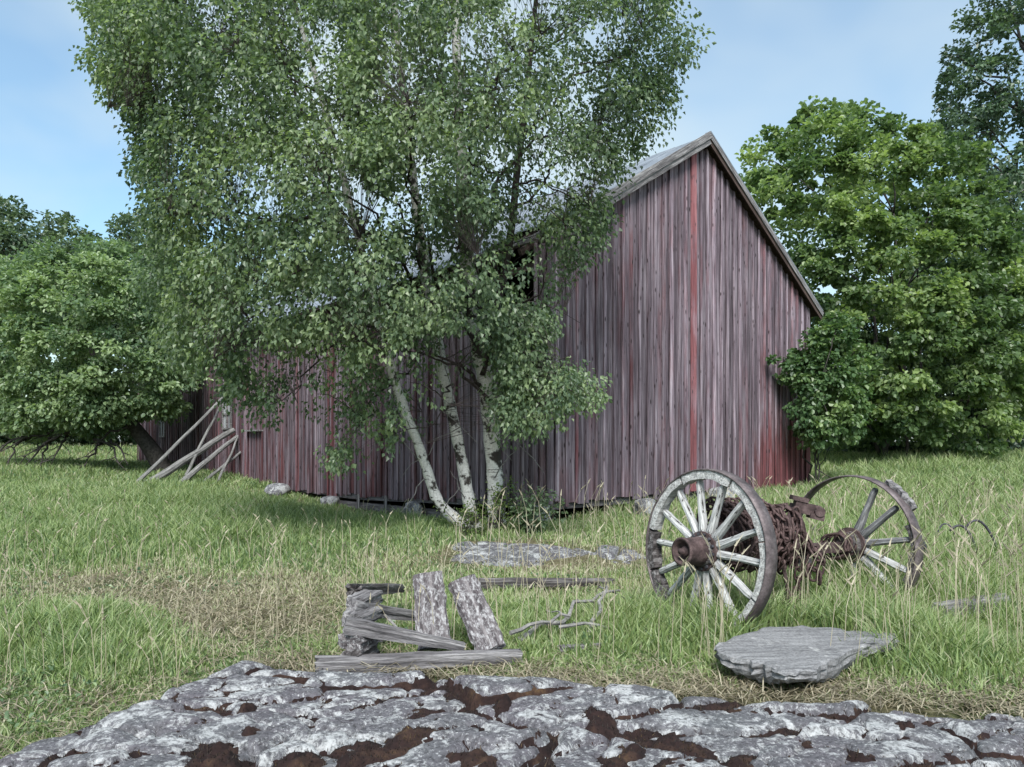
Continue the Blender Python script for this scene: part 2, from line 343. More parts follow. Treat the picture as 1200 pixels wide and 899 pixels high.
mossz = np.maximum(mossz, rockz+.030*(np.maximum(crack, crack2*.8)*(.40+.9*noise2(X*1.7, Y*1.7, 171))-.62)+.006*fbm(X*14, Y*14, 173)+.006*(1-mf**2))
ro = link('bedrock', fast_mesh('bedrock', np.stack([X.ravel(), Y.ravel(), rockz.ravel()], 1), Fr, True), M['rock'])
tag(ro, 'cracked grey lichen covered bedrock across the foreground', 'bedrock', kind='structure')
show = (mossz > rockz-.015) & (e > .06)
keep = show.ravel()[Fr].any(1)
Fm = Fr[keep]; used, inv = np.unique(Fm, return_inverse=True)
V = np.stack([X.ravel(), Y.ravel(), mossz.ravel()], 1)[used]
mo = link('moss', fast_mesh('moss', V, inv.reshape(-1, 4), True), M['moss'])
tag(mo, 'dark red brown moss filling the cracks of the foreground bedrock', 'moss', kind='stuff')
def rock_top(x, y):
    x = np.asarray(x); y = np.asarray(y)
    i = np.clip(((x-xs[0])/.016).astype(int), 0, len(xs)-1); j = np.clip(((y-ys[0])/.016).astype(int), 0, len(ys)-1)
    inside = (x > xs[0]) & (x < xs[-1]) & (y > ys[0]) & (y < ys[-1])
    return np.where(inside, np.maximum(rockz, mossz)[j, i], -9)
vm = Fm[rng.integers(0, len(Fm), 60000)]; pm = np.stack([X.ravel()[vm], Y.ravel()[vm], mossz.ravel()[vm]], 2); wq = rng.dirichlet((1, 1, 1, 1), len(vm)); MP = (pm*wq[:, :, None]).sum(1)
ix = np.clip(((MP[:, 0]-xs[0])/.016).round().astype(int), 0, len(xs)-1); iy = np.clip(((MP[:, 1]-ys[0])/.016).round().astype(int), 0, len(ys)-1)
MP = MP[(MP[:, 2] > rockz[iy, ix]-.004) & (MP[:, 1] > 2.2)]; nM = len(MP); a_ = rng.uniform(0, 6.28, nM); hh = rng.uniform(.006, .018, nM)
sv = np.stack([np.cos(a_), np.sin(a_), 0*a_], 1)*.0035; tv = np.stack([rng.normal(size=nM)*.007, rng.normal(size=nM)*.007, hh], 1)
Vt = np.stack([MP-sv-[0, 0, .003], MP+sv-[0, 0, .003], MP+tv], 1).reshape(-1, 3)
tb = np.clip(.42*fbm(MP[:, 0]*5, MP[:, 1]*5, 63)+.30+.2*rng.normal(size=nM), 0, 1)
mt_ = link('moss_tufts', fast_mesh('moss_tufts', Vt, np.arange(nM*3).reshape(-1, 3), False, {'tone': np.repeat(tb, 3)}), leaf_mat('moss_tuft', (.010, .007, .006), (.034, .021, .015), (.13, .088, .034), .15, .8))
tag(mt_, 'crumbly brown moss tufts on the foreground bedrock', 'moss', kind='stuff')
# second outcrop, half sunk in the grass
def outcrop(name, pxs, label, zc, hgt, seed):
    (x0, y0, x1, y1) = pxs; c = PZ((x0+x1)/2, (y0+y1)/2, zc); rx = (x1-x0)/2/F*c.y; ya = PZ(x0, y1, zc).y; yb = PZ(x0, y0, zc).y; ry = (yb-ya)/2
    xs2 = np.linspace(-1.25, 1.25, 90); ys2 = np.linspace(-1.25, 1.25, 70); A, B, Fq = grid(xs2, ys2)
    Xw = c.x+A*rx; Yw = (ya+yb)/2+B*ry; r = A**2+B**2+.5*fbm(A*2, B*2, seed)
    f1, f2, ia, ib, ox, oy = voro(Xw*1.6, Yw*1.2, seed)
    Zw = gz(Xw, Yw)-.12+(hgt+.12)*sstep(1.15-r, 0, .9)+.05*(ia-.5)*sstep(1.15-r, 0, .3)-.04*np.exp(-((f2-f1)/.08)**2)+.012*fbm(Xw*8, Yw*8, seed+1)
    o = link(name, fast_mesh(name, np.stack([Xw.ravel(), Yw.ravel(), Zw.ravel()], 1), Fq, True), M['rock'])
    tag(o, label, 'rock', kind='structure'); return (c.x, (ya+yb)/2, rx, ry)
OUT = [outcrop('bedrock', (505, 632, 705, 662), 'low pale bedrock hump in the grass between birch and cart', .12, .08, 61),
       outcrop('bedrock', (690, 642, 758, 660), 'small flat bedrock patch left of the front cart wheel', .08, .06, 67)]

# ------------------------------------------------------------------ barn
BC = Vector((.644, 14, 0)); gd = Vector((.764, .645, 0)); gn = Vector((.645, -.764, 0)); sd = Vector((-.645, .764, 0)); sn = Vector((-.764, -.645, 0))
GW, SL, RT, RZ = 9.66, 29.5, 4.9, 8.58; KL, KR = .62, .677
def roof_z(t): return RZ-KL*(RT-t) if t < RT else RZ-KR*(t-RT)
def G(t, z, o=0): return BC+gd*t+gn*o+Vector((0, 0, z))
def S(s, z, o=0): return BC+sd*s+sn*o+Vector((0, 0, z))
def side_bottom(s): return float(np.interp(s, [0, 4.4, 8.6, 12, 18, 29.5], [.38, .20, .06, .08, .25, .36]))
barn = empty('barn', BC)
tag(barn, 'long weathered red plank barn with a steep gable and grey roof', 'barn')
def plank(fn, a0, a1, zb0, zt0, zt1, o0, th, name, redness, bright, warp=.006):
    m = MB(); v = []; f = []
    segs = 4; ln = random.gauss(0, .018)
    for k in range(segs+1):
        q = k/segs; dz = random.gauss(0, warp); da = ln*(q-.5)+random.gauss(0, .006)
        for (a, zt) in ((a0, zt0), (a1, zt1)):
            z = zb0+(zt-zb0)*q
            v.append(fn(a+da, z, o0+dz)); v.append(fn(a+da, z, o0+dz+th))
    for k in range(segs):
        b = 4*k; n = b+4
        f += [(b, b+1, n+1, n), (b+1, b+3, n+3, n+1), (b+3, b+2, n+2, n+3), (b+2, b, n, n+2)]
    f += [(0, 2, 3, 1), (4*segs, 4*segs+1, 4*segs+3, 4*segs+2)]
    o = m.add(v, f).build(name, M['barn'], barn); o.color = (redness, bright, (float(sstep(a0, 5.2, 8.6)) if fn is G else .15), 1); return o
n = 36; W = GW/n
for i in range(n):
    a = i*W; wdt = W*random.uniform(.60, .84); a0, a1 = a+.012, a+.012+wdt
    zt = lambda q: roof_z(q)-.17
    red = random.uniform(-.12, .32)+.12*sstep(a, 5.5, 9.5)+(.15 if a < 1.2 else 0); br = random.uniform(.7, 1.15)
    plank(G, a0, a1, .38+random.gauss(0, .03), zt(a0), zt(a1), 0, .024, 'board', float(red), br)
    b0, b1 = a+wdt+.006, a+W+.006
    if i < n-1:
        rr = red+random.uniform(-.1, .25); bb = random.uniform(.75, 1.35)
        if i == 16: rr, bb = .80, 1.5; b1 += .05; b0 -= .05
        plank(G, b0, min(b1, GW), .36+random.gauss(0, .035), zt(b0), zt(min(b1, GW)), .030, .030, 'batten', float(rr), bb*1.3)
n = 112; W = SL/n
for i in range(n):
    a = i*W; wdt = W*random.uniform(.68, .80); a0, a1 = a+.01, a+.01+wdt
    top = 5.36
    if .05 < a < 1.9: top = 4.2+random.gauss(0, .04)
    red = random.uniform(.08, .55); br = random.uniform(.6, 1.05)
    if a < 2.5: red -= .35
    zb = side_bottom(a)+random.gauss(0, .03)
    plank(S, a0, a1, zb, top, top, 0, .024, 'board', red, br)
    plank(S, a+wdt+.006, a+W+.004, zb+random.gauss(0, .03), top, top, .030, .030, 'batten', red+random.uniform(-.15, .2), br*random.uniform(.9, 1.3))
# closed back walls, floor sheet added to block light, corner board, sill beams, rafters
m = MB()
m.add([G(GW-.02, -.3), G(GW-.02, roof_z(GW)-.18), G(GW-.02, roof_z(GW)-.18)+sd*SL, G(GW-.02, -.3)+sd*SL], [(0, 1, 2, 3)])
m.add([S(SL, -.3), S(SL, 5.36), S(SL, RZ-.2)+gd*RT, S(SL, roof_z(GW)-.18)+gd*GW, S(SL, -.3)+gd*GW], [(0, 1, 2, 3, 4)])
wl = m.build('rear_wall', M['barn'], barn); wl.color = (.5, .8, 0, 1)
MB().add([G(.05, .5, -.05), G(GW-.05, .5, -.05), G(GW-.05, .5, -.05)+sd*(SL-.1), G(.05, .5, -.05)+sd*(SL-.1)], [(0, 1, 2, 3)]).build('floor', M['beam'], barn)  # unseen floor sheet, added to block light in the barn
def bar_between(p0, p1, wd, hg, mat, name, parent=None, side=None):
    p0, p1 = Vector(p0), Vector(p1); d = p1-p0; x = d.normalized(); z = Vector((0, 0, 1)) if abs(x.z) < .95 else Vector((0, 1, 0))
    y = (side or z.cross(x)).normalized(); z = x.cross(y).normalized(); y = z.cross(x)
    Mx = Matrix((x, y, z)).transposed().to_4x4(); Mx.translation = (p0+p1)/2
    o = MB().box(Matrix(), d.length, wd, hg).build(name, mat, parent, world=Mx); return o
plank(G, -.03, .12, .36, roof_z(0)-.2, roof_z(.1)-.2, .055, .025, 'corner_board', .1, .8)
plank(G, GW-.14, GW+.06, .36, roof_z(GW)-.16, roof_z(GW)-.2, .055, .025, 'corner_board', .2, 1.05)
for s0, s1 in ((.1, 7.2), (7.25, 14.5), (14.55, 22), (22.05, 29.3)):
    bar_between(S(s0, side_bottom(s0)+.02, -.12), S(s1, side_bottom(s1)+.02, -.12), .2, .24, M['beam'], 'sill_beam', barn)
bar_between(S(2.6, -.08, -.10), S(10.2, -.20, -.10), .18, .17, M['beam'], 'sill_beam', barn)
bar_between(S(2.6, -.30, -.06), S(9.0, -.40, -.06), .18, .18, M['beam'], 'sill_beam', barn)
bar_between(G(.15, .34, -.14), G(GW-.1, .34, -.14), .2, .2, M['beam'], 'sill_beam', barn)
for px, t_, b_ in ((424, 575, 605), (456, 580, 612)):
    q = (px-600)/F; s_ = (.644-q*14)/(.645+q*.764); 
    bar_between(S(s_, -.5, .10), S(s_+.02, side_bottom(s_)+.05, .09), .07, .05, M['grey_wood'], 'prop', barn)
for i in range(31):
    s_ = .3+i*.97
    bar_between(S(s_, roof_z(-.4)-.19)-gd*.4, S(s_, RZ-.19)+gd*RT, .08, .12, M['soffit'], 'rafter', barn)
# roof: sheets laid eave to ridge, both slopes
OV = .22
def sheet(s0, s1, t0, t1, lift, name='roof_sheet'):
    m = MB(); v = []; th = .03
    for s_ in (s0, s1):
        for t_ in (t0, t1):
            p = BC+gd*t_+sd*s_; z = roof_z(t_)+lift; v += [p+Vector((0, 0, z-th)), p+Vector((0, 0, z))]
    m.add(v, [(0, 1, 3, 2), (4, 6, 7, 5), (0, 4, 5, 1), (2, 3, 7, 6), (0, 2, 6, 4), (1, 5, 7, 3)]); return m.build(name, M['roof'], barn)
k = 0; s_ = -OV
while s_ < SL+.3:
    ln = 1.02; cut = (.95 if k == 0 else .55 if k == 1 else -.52+random.gauss(0, .02))
    if k < 2: cut += .1
    sheet(s_, s_+ln, cut, RT+.01, .01*(k % 2)+.002); sheet(s_, s_+ln, RT+.012, GW+.44, .01*(k % 2)+.002); s_ += ln-.02; k += 1
# roof boarding under the sheets
for a_, b_ in ((1.5 if True else 0, RT), (RT+.005, GW+.42)):
    m = MB(); v = []
    for s2 in (-OV+.02, SL+.3):
        for t_ in (a_, b_):
            p = BC+gd*t_+sd*s2; z = roof_z(t_)-.05; v += [p+Vector((0, 0, z-.04)), p+Vector((0, 0, z))]
    m.add(v, [(0, 1, 3, 2), (4, 6, 7, 5), (0, 4, 5, 1), (2, 3, 7, 6), (0, 2, 6, 4), (1, 5, 7, 3)]).build('roof_boarding', M['soffit'], barn)
m = MB(); v = []
for s2 in (2.1, SL+.3):
    for t_ in (-.48, 1.495):
        p = BC+gd*t_+sd*s2; z = roof_z(t_)-.05; v += [p+Vector((0, 0, z-.04)), p+Vector((0, 0, z))]
m.add(v, [(0, 1, 3, 2), (4, 6, 7, 5), (0, 4, 5, 1), (2, 3, 7, 6), (0, 2, 6, 4), (1, 5, 7, 3)]).build('roof_boarding', M['soffit'], barn)
# bargeboards: two grey planks up the left verge, one board and a dark soffit down the right
def verge(t0, t1, dz, hg, o, name, mat, th=.03): 
    a = BC+gd*t0+gn*o+Vector((0, 0, roof_z(t0)+dz)); b = BC+gd*t1+gn*o+Vector((0, 0, roof_z(t1-1e-4 if t1 <= RT else t1)+dz))
    return bar_between(a, b, th, hg, mat, name, barn, side=gn)
verge(.55, RT, -.02, .15, OV+.03, 'barge_board', M['grey_wood']); verge(.35, RT, -.16, .14, OV+.005, 'barge_board', M['grey_wood'])
verge(.75, RT+.05, .07, .035, OV-.06, 'verge_strip', M['roof'], .16)
verge(RT, GW+.44, -.04, .12, OV+.02, 'barge_board', M['grey_wood']); verge(RT, GW+.42, -.15, .12, OV-.012, 'barge_board', M['soffit'])
verge(RT, GW+.44, .05, .035, OV-.05, 'verge_strip', M['roof'], .16)
for i in range(9):            # splintered laths where the eave has broken away
    t_ = .9-i*.16; z = roof_z(t_)-.07
    a = S(-.1+random.uniform(0, .15), z)+gd*t_; b = S(random.uniform(.7, 2.3), z+random.gauss(-.06, .10))+gd*(t_+random.gauss(0, .1))
    bar_between(a, b, .09, .025, M['grey_wood'], 'lath', barn)
bar_between(S(.1, 4.95, -.05), S(2.0, 4.85, -.05), .1, .12, M['soffit'], 'wall_plate', barn).color = (1, 1, 1, 1)
# windows high on the far part of the side wall
for s0, z0, z1, wd in ((24.7, 1.75, 3.1, .75), (16.5, 2.0, 3.05, .8)):
    fr = MB()
    for a, b in (((s0, z0), (s0, z1)), ((s0+wd, z0), (s0+wd, z1)), ((s0+wd/2, z0), (s0+wd/2, z1))):
        p, q = S(a[0], a[1], .08), S(b[0], b[1], .08); x = (q-p); Mx = Matrix((sd, sn, Vector((0, 0, 1)))).transposed().to_4x4(); Mx.translation = (p+q)/2
        fr.box(Mx, .07, .06, x.length)
    for z in (z0, z1, (z0+z1)/2):
        Mx = Matrix((sd, sn, Vector((0, 0, 1)))).transposed().to_4x4(); Mx.translation = S(s0+wd/2, z, .082); fr.box(Mx, wd+.1, .055, .06)
    f_ = fr.build('window', M['grey_wood'], barn)
    MB().add([S(s0, z0, .065), S(s0+wd, z0, .065), S(s0+wd, z1, .065), S(s0, z1, .065)], [(0, 1, 2, 3)]).build('pane', M['glass'], f_)
Mx = Matrix((sd, sn, Vector((0, 0, 1)))).transposed().to_4x4(); Mx.translation = S(14.3, 1.9, .12); MB().box(Mx, 1.3, .2, .05).build('shelf', M['grey_wood'], barn)

# ------------------------------------------------------------------ stones
def stone_mesh(sx, sy, sz, seed, box=.4, n=16):
    v = []; f = []; rs = np.random.default_rng(seed)
    dirs = rs.normal(size=(9, 3)); dirs /= np.linalg.norm(dirs, axis=1)[:, None]; dd = rs.uniform(.62, .95, 9)
    for i in range(n+1):
        th = math.pi*i/n
        for k in range(2*n):
            ph = math.pi*k/n; d = np.array((math.sin(th)*math.cos(ph), math.sin(th)*math.sin(ph), math.cos(th)))
            r = 1.0
            for q, c in zip(dirs, dd):
                s = d @ q
                if s > .05: r = min(r, c/s)
            r *= (1-box)+box/max(abs(d))*.8
            r *= 1+.05*float(fbm(np.array([d[0]*3+seed]), np.array([d[1]*3+d[2]*2]), seed)[0])
            v.append((d[0]*r*sx, d[1]*r*sy, d[2]*r*sz))
    for i in range(n):
        for k in range(2*n): f.append((i*2*n+k, (i+1)*2*n+k, (i+1)*2*n+(k+1) % (2*n), i*2*n+(k+1) % (2*n)))
    m = MB(); m.add(v, f); return m
for px, s_, zt, wd, hg in ((493, 4.3, .10, .24, .52), (393, 8.6, -.02, .30, .36), (637, .02, .36, .22, .62)):
    c = S(s_, zt-hg/2+.03, .16); stone_mesh(wd*1.15, .26, hg/2+.06, int(px), .6).build('foundation_stone', M['stone'], barn, True, world=Matrix.Translation(c))
def boulder(px, py, Y, sx, sy, sz, seed, label):
    p = P(px, py, Y); o = stone_mesh(sx, sy, sz, seed, .3).build('boulder', M['stone'], None, True, world=Matrix.Translation((p.x, Y, g1(p.x, Y)+sz*.45)))
    tag(o, label, 'boulder')
boulder(756, 590, 14.6, .26, .22, .30, 3, 'pale rounded boulder in the grass under the barn gable')
boulder(484, 618, 15.4, .30, .22, .14, 4, 'low flat stone at the foot of the side wall beside the birch')
boulder(325, 577, 22, .42, .3, .26, 5, 'grey stone at the bend of the barn side wall in tall grass')
boulder(845, 578, 16.5, .34, .3, .34, 6, 'grey boulder behind the spokes of the front wheel')

# flat slab
def slab():
    top = [(838, 757), (860, 747), (893, 736), (940, 734), (985, 738), (1022, 741), (1052, 743), (1049, 752), (1012, 757), (988, 767), (966, 778), (950, 787), (925, 789), (903, 782), (880, 774), (845, 767)]
    pts = []
    for a, b in zip(top, top[1:]+top[:1]):
        for q in (0, .25, .5, .75): pts.append((a[0]+(b[0]-a[0])*q+random.gauss(0, 1.5), a[1]+(b[1]-a[1])*q+random.gauss(0, .6)))
    T = [PZ(x, y, .235+.02*(x-838)/200) for x, y in pts]; cen = sum(T, Vector())/len(T); n = len(T)
    layers = [(1.0, 0, 1), (1.012, -.022, 1), (.985, -.038, 1), (1.0, -.06, 1), (.96, -.085, 1), (.90, -.115, 1)]
    V = []; Fc = []
    for li, (sc, dz, _) in enumerate(layers):
        for i, p in enumerate(T):
            k = .5+.5*math.sin(i*.35+1); j = random.gauss(0, .012) if li else 0
            V.append(cen+(p-cen)*(sc+j)+Vector((0, 0, dz*(.55+.6*k)+(random.gauss(0, .004) if li else .006*math.sin(i*1.7)))))
    for li in range(len(layers)-1):
        for i in range(n): Fc.append((li*n+i, (li+1)*n+i, (li+1)*n+(i+1) % n, li*n+(i+1) % n))
    # top rings towards the centre
    prev = list(range(n))
    for sc in (.93, .75, .5, .25):
        cur = []
        for i, p in enumerate(T):
            q = cen+(p-cen)*sc; V.append(q+Vector((0, 0, .008+.010*float(fbm(np.array([q.x*5]), np.array([q.y*5]), 3)[0])))); cur.append(len(V)-1)
        for i in range(n): Fc.append((cur[i], prev[i], prev[(i+1) % n], cur[(i+1) % n]))
        prev = cur
    V.append(cen+Vector((0, 0, .008))); c = len(V)-1
    Fc += [(c, prev[i], prev[(i+1) % n]) for i in range(n)]
    Fc.append(tuple(range(5*n, 6*n)))
    o = MB().add([v-cen for v in V], Fc).build('stone_slab', M['slab'], world=Matrix.Translation(cen))
    tag(o, 'flat grey split stone slab lying in front of the cart wheels', 'stone slab')
slab()
for k, (px, py, z, s) in enumerate(((880, 792, .06, .11), (985, 775, .06, .10), (940, 760, .06, .12))):
    p = PZ(px, py, z); o = stone_mesh(s, s*.8, .085, 20+k).build('stone', M['stone'], None, True, world=Matrix.Translation((p.x, p.y+.12, max(g1(p.x, p.y+.12), float(rock_top(p.x, p.y+.12)))+.04)))
    tag(o, ['dark small stone propping the left front of the slab', 'dark small stone propping the right side of the slab', 'dark small stone wedged under the rear of the slab'][k], 'stone')

# ------------------------------------------------------------------ cart with two wheels
az = R(60); AX = Vector((math.sin(az), math.cos(az), 0)); HUBL = P(827, 646, 5.9)
HUBR = P(999, 638, 6.83); AXD = (HUBR-HUBL).normalized()
cart = empty('cart_axle', (HUBL.x, HUBL.y, g1(HUBL.x, HUBL.y)))
tag(cart, 'rusty iron cart axle joining two old wooden spoked wheels', 'cart axle')
def frame(x, c, roll=0):
    x = x.normalized(); y = Vector((0, 0, 1)).cross(x).normalized(); z = x.cross(y)
    Mx = Matrix((x, y, z)).transposed().to_4x4(); Mx.translation = c; return Mx @ Matrix.Rotation(roll, 4, 'X')
RO, WT = .660, .115
spoke_rng = random.Random(3)
def spoke_mesh(seed, ln):
    r = random.Random(seed); m = MB(); v = []; n = 8; segs = 7
    prof = [(.0, .030, .030), (.12, .034, .028), (.3, .031, .025), (.5, .028, .023), (.7, .027, .022), (.88, .028, .022), (.97, .024, .020), (1, .020, .018)]
    for q, a, b in prof:
        j = r.gauss(0, .0015)
        for k in range(n):
            an = 2*math.pi*(k+.5)/n; ra = 1+r.gauss(0, .05)
            v.append((q*ln, a*math.cos(an)*ra*1.3+j, b*math.sin(an)*ra*1.3))
    m.add(v, [(i*n+k, i*n+(k+1) % n, (i+1)*n+(k+1) % n, (i+1)*n+k) for i in range(len(prof)-1) for k in range(n)]+[tuple(range(n-1, -1, -1)), tuple(range((len(prof)-1)*n, len(prof)*n))])
    return m.mesh('spoke')
def ring_arc(m, a0, a1, r0, r1, w0, w1, n, jit=0, rs=random):
    v = []
    for i in range(n+1):
        a = a0+(a1-a0)*i/n; j = [rs.gauss(0, jit) for _ in range(8)]
        for q, (r, x) in enumerate(((r0, w0), (r0, (w0+w1)/2), (r0, w1), ((r0+r1)/2, w1), (r1, w1), (r1, w0), ((r0+r1)/2, w0))):
            rr = r+j[q]*(0 if q in (4, 5) else 1); v.append((x+j[7-q]*.8, rr*math.cos(a), rr*math.sin(a)))
    k = 7
    m.add(v, [(i*k+q, i*k+(q+1) % k, (i+1)*k+(q+1) % k, (i+1)*k+q) for i in range(n) for q in range(k)]+[tuple(range(k-1, -1, -1)), tuple(range(n*k, n*k+k))])
def wheel(c, Rw, spokes, felloes, Mx, label, off0, white):
    wh = bpy.data.objects.new('wheel', None); C.objects.link(wh); wh.parent = cart; wh.location = c-cart.location; wh['label'] = label
    n = 56; m = MB(); v = []
    for k in range(n):                                     # iron tyre, slightly rounded tread
        a = 2*math.pi*k/n
        for r, x in ((Rw-.016, -WT/2), (Rw-.004, -WT/2), (Rw, 0), (Rw-.004, WT/2), (Rw-.016, WT/2)):
            rr = r+.003*math.sin(a*3+1); v.append((x, rr*math.cos(a), rr*math.sin(a)))
    m.add(v, [(i*5+q, i*5+(q+1) % 5, ((i+1) % n)*5+(q+1) % 5, ((i+1) % n)*5+q) for i in range(n) for q in range(5)])
    m.build('tyre', M['tyre'], wh, True, world=Mx)
    for j, (a0, a1, r0, mt) in enumerate(felloes):
        m = MB(); ring_arc(m, R(a0), R(a1), Rw-r0, Rw-.017, -WT/2+.008, WT/2-.014, max(4, int((a1-a0)/6)), .007 if mt == 'rotten' else .0035, random.Random(j+40))
        m.build('felloe', M[mt], wh, world=Mx)
    meshes = [spoke_mesh(i, .455) for i in range(4)]
    for j, (a, mt, sc) in enumerate(spokes):
        me = meshes[j % 4]
        if mt != white: me = spoke_mesh(100+j, .455)
        T = Mx @ Matrix.Rotation(R(a), 4, 'X') @ Matrix.Translation((0, .115, 0)) @ Matrix.Rotation(R(90), 4, 'Z') @ Matrix.Rotation(R(random.uniform(-1.2, 1.2)), 4, 'Z') @ Matrix.Diagonal((sc, 1, 1, 1))
        link('spoke', me, M[mt], wh, T)
    MB().lathe(Mx, [(-.10, .0), (-.10, .11), (-.06, .125), (.0, .13), (.06, .12), (.10, .10), (.16, .085), (.16, 0)], 22).build('nave', M['rotten'], wh, True)
    MB().lathe(Mx, [(-.052, .125), (-.052, .158), (-.028, .158), (-.028, .125)], 26).build('hub_flange', M['rust'], wh)
    return wh
MxL = frame(AXD, HUBL) @ Matrix.Rotation(R(1.5), 4, 'Y') @ Matrix.Rotation(R(3), 4, 'X')
# spoke angles measured from y axis of the wheel frame (towards the far left), rising to z
spL = [(a+random.uniform(-2, 2), 'spoke', 1) for a in np.arange(0, 360, 360/14)]
felL = [(62, 112, .088, 'felloe'), (8, 60, .080, 'felloe'), (114, 163, .080, 'felloe'), (-24, 6, .094, 'rotten'), (164, 204, .075, 'felloe'), (206, 232, .072, 'felloe'), (234, 270, .075, 'rotten'), (272, 334, .08, 'rotten')]
wl_ = wheel(HUBL, RO, spL, felL, MxL, 'front wheel with whitish spokes and a heavy iron tyre', 0, 'spoke')
# outer hub drum towards the viewer (negative axis)
MB().lathe(MxL, [(-.04, .105), (-.06, .120), (-.14, .108), (-.235, .103), (-.24, .110), (-.262, .110), (-.262, .088), (-.17, .080), (-.17, 0)], 26).build('hub_cap', M['rust'], wl_, True)
MB().lathe(MxL, [(-.17, .045), (-.225, .042), (-.235, .036), (-.235, .026), (-.275, .024), (-.278, 0)], 14).build('axle_end', M['rust'], wl_, True)
m = MB()
for k in range(14):
    a = 2*math.pi*k/14; m = MB(); m.box(MxL @ Matrix.Rotation(a, 4, 'X') @ Matrix.Translation((-.062, .137, 0)), .018, .02, .02).build('bolt', M['dark_iron'], wl_)

MxR = frame(AXD, HUBR) @ Matrix.Rotation(R(-2), 4, 'Y') @ Matrix.Rotation(R(-6), 4, 'X')
spR = [(119, 'spoke_grey', 1), (145, 'spoke_grey', 1), (175, 'spoke_grey', 1.02), (203, 'spoke', 1), (228, 'spoke', 1.05), (274, 'spoke', .9)]
felR = [(163, 184, .06, 'rotten'), (186, 212, .075, 'rotten'), (214, 238, .06, 'rotten')]
wr_ = wheel(HUBR, .64, spR, felR, MxR, 'rear wheel with many spokes missing and its rim rotted away', 0, 'spoke_grey')
m = MB(); ring_arc(m, R(122), R(152), .60, .675, .045, .105, 9, .012, random.Random(77)); m.build('felloe', M['grey_wood'], wr_, world=MxR)
axw = frame(AXD, (HUBL+HUBR)/2+Vector((0, 0, -.02))); LA = (HUBR-HUBL).length
MB().box(axw, LA-.16, .085, .085).build('axle_beam', M['rust'], cart)
MB().box(axw @ Matrix.Translation((-.15, .02, -.085)), LA-.9, .10, .07).build('axle_bed', M['beam'], cart)
DR = frame(AXD, HUBL+AXD*.52+Vector((0, 0, .09)))
MB().lathe(DR, [(-.40, 0), (-.40, .14), (.30, .14), (.30, 0)], 20).build('drum', M['rust'], cart)
# cast bracket standing up from the chain heap
bp = P(945, 596, 6.62)
m = MB(); T = frame(Vector((.93, -.1, -.22)), bp)
m.box(T, .22, .10, .10).box(T @ Matrix.Translation((.09, 0, -.05)), .12, .14, .05).box(T @ Matrix.Translation((-.08, 0, .07)), .14, .12, .04)
m.lathe(T @ Matrix.Translation((.10, 0, 0)) @ Matrix.Rotation(R(90), 4, 'Z'), [(-.08, 0), (-.08, .045), (.08, .045), (.08, 0)], 12)
m.box(frame(Vector((.3, .2, .95)), bp+Vector((-.14, .02, -.13))), .36, .06, .05); m.build('bracket', M['rust'], cart)
m = MB()                                                    # frame bars that run down from the axle into the grass
m.tube([HUBL+AXD*.75+Vector((.02, -.1, .1)), HUBL+AXD*.80+Vector((.03, -.16, -.2)), HUBL+AXD*.85+Vector((.05, -.22, -.62))], .016, 6); m.build('hanging_bar', M['rust'], cart)
m = MB()                                                    # cable wound round the far hub
for k in range(5):
    pts = []; x0 = -.10-.045*k; tl = random.uniform(-.3, .3)
    for i in range(22):
        a = 2*math.pi*i/18; pts.append(MxR @ Vector((x0+.03*math.sin(a+tl*3), (.105+.012*k*random.random())*math.cos(a), (.105+.02*random.random())*math.sin(a))))
    m.tube(pts, .012, 5)
m.build('wound_cable', M['chain'], cart, True)
# chain heap: links threaded one after another over the drum
ch = empty('rusty_chain', HUBL+AXD*.6); tag(ch, 'heap of rusty iron chain wound over the cart axle', 'chain')
lm = MB(); ring = []; nr, ns = 12, 5
for i in range(nr):
    a = 2*math.pi*i/nr; cx = .030*math.cos(a)+(.026 if math.cos(a) > 0 else -.026); cy = .029*math.sin(a); nx, ny = math.cos(a), math.sin(a)
    for k in range(ns): b = 2*math.pi*k/ns; ring.append((cx+nx*.0112*math.cos(b), cy+ny*.0112*math.cos(b), .0112*math.sin(b)))
lm.add(ring, [(i*ns+k, i*ns+(k+1) % ns, ((i+1) % nr)*ns+(k+1) % ns, ((i+1) % nr)*ns+k) for i in range(nr) for k in range(ns)])
link_me = lm.mesh('link', True); link_me.materials.append(M['chain'])
link_mats = []
def strand(pts, pitch=.084):
    pts = [Vector(p) for p in pts]; acc = 0; k = random.randint(0, 1)
    for a, b in zip(pts, pts[1:]):
        L = (b-a).length
        while acc < L:
            p = a+(b-a)*(acc/L); x = (b-a).normalized(); T = frame(x, p, R(90*(k % 2)+random.gauss(20, 22))); link_mats.append(T); k += 1; acc += pitch
        acc -= L
nst = 24
for i in range(nst):
    x0 = -.36+.66*i/(nst-1); pts = []; rr = .185+.08*random.random()+.04*math.sin(i*.9); ph = random.uniform(0, 6); a0 = random.uniform(-80, -40); a1 = a0+random.uniform(250, 330)
    for q in np.linspace(a0, a1, 26):
        a = R(q); r = rr*(1+.10*math.sin(3*a+ph)); pts.append(DR @ Vector((x0+.035*math.sin(2*a+ph), -r*math.cos(a)*.95, r*math.sin(a)*(1.02 if math.sin(a) > 0 else .95))))
    strand(pts)
for k in range(7):                                          # loose ends swagging to the right and hanging down
    a = DR @ Vector((.30+.02*k, -.20, .22-.04*k)); b = DR @ Vector((.56+.03*(k % 3), -.10-.03*k, -.07-.01*k)); 
    if k < 4: strand([a, a*.6+b*.4+Vector((0, -.04, -.12)), b, b+Vector((.03, .02, -.05))])
    else: b = a+Vector((.10+.04*k-.25, -.06, -.34)); strand([a, a*.5+b*.5+Vector((.05, -.05, .03)), b])
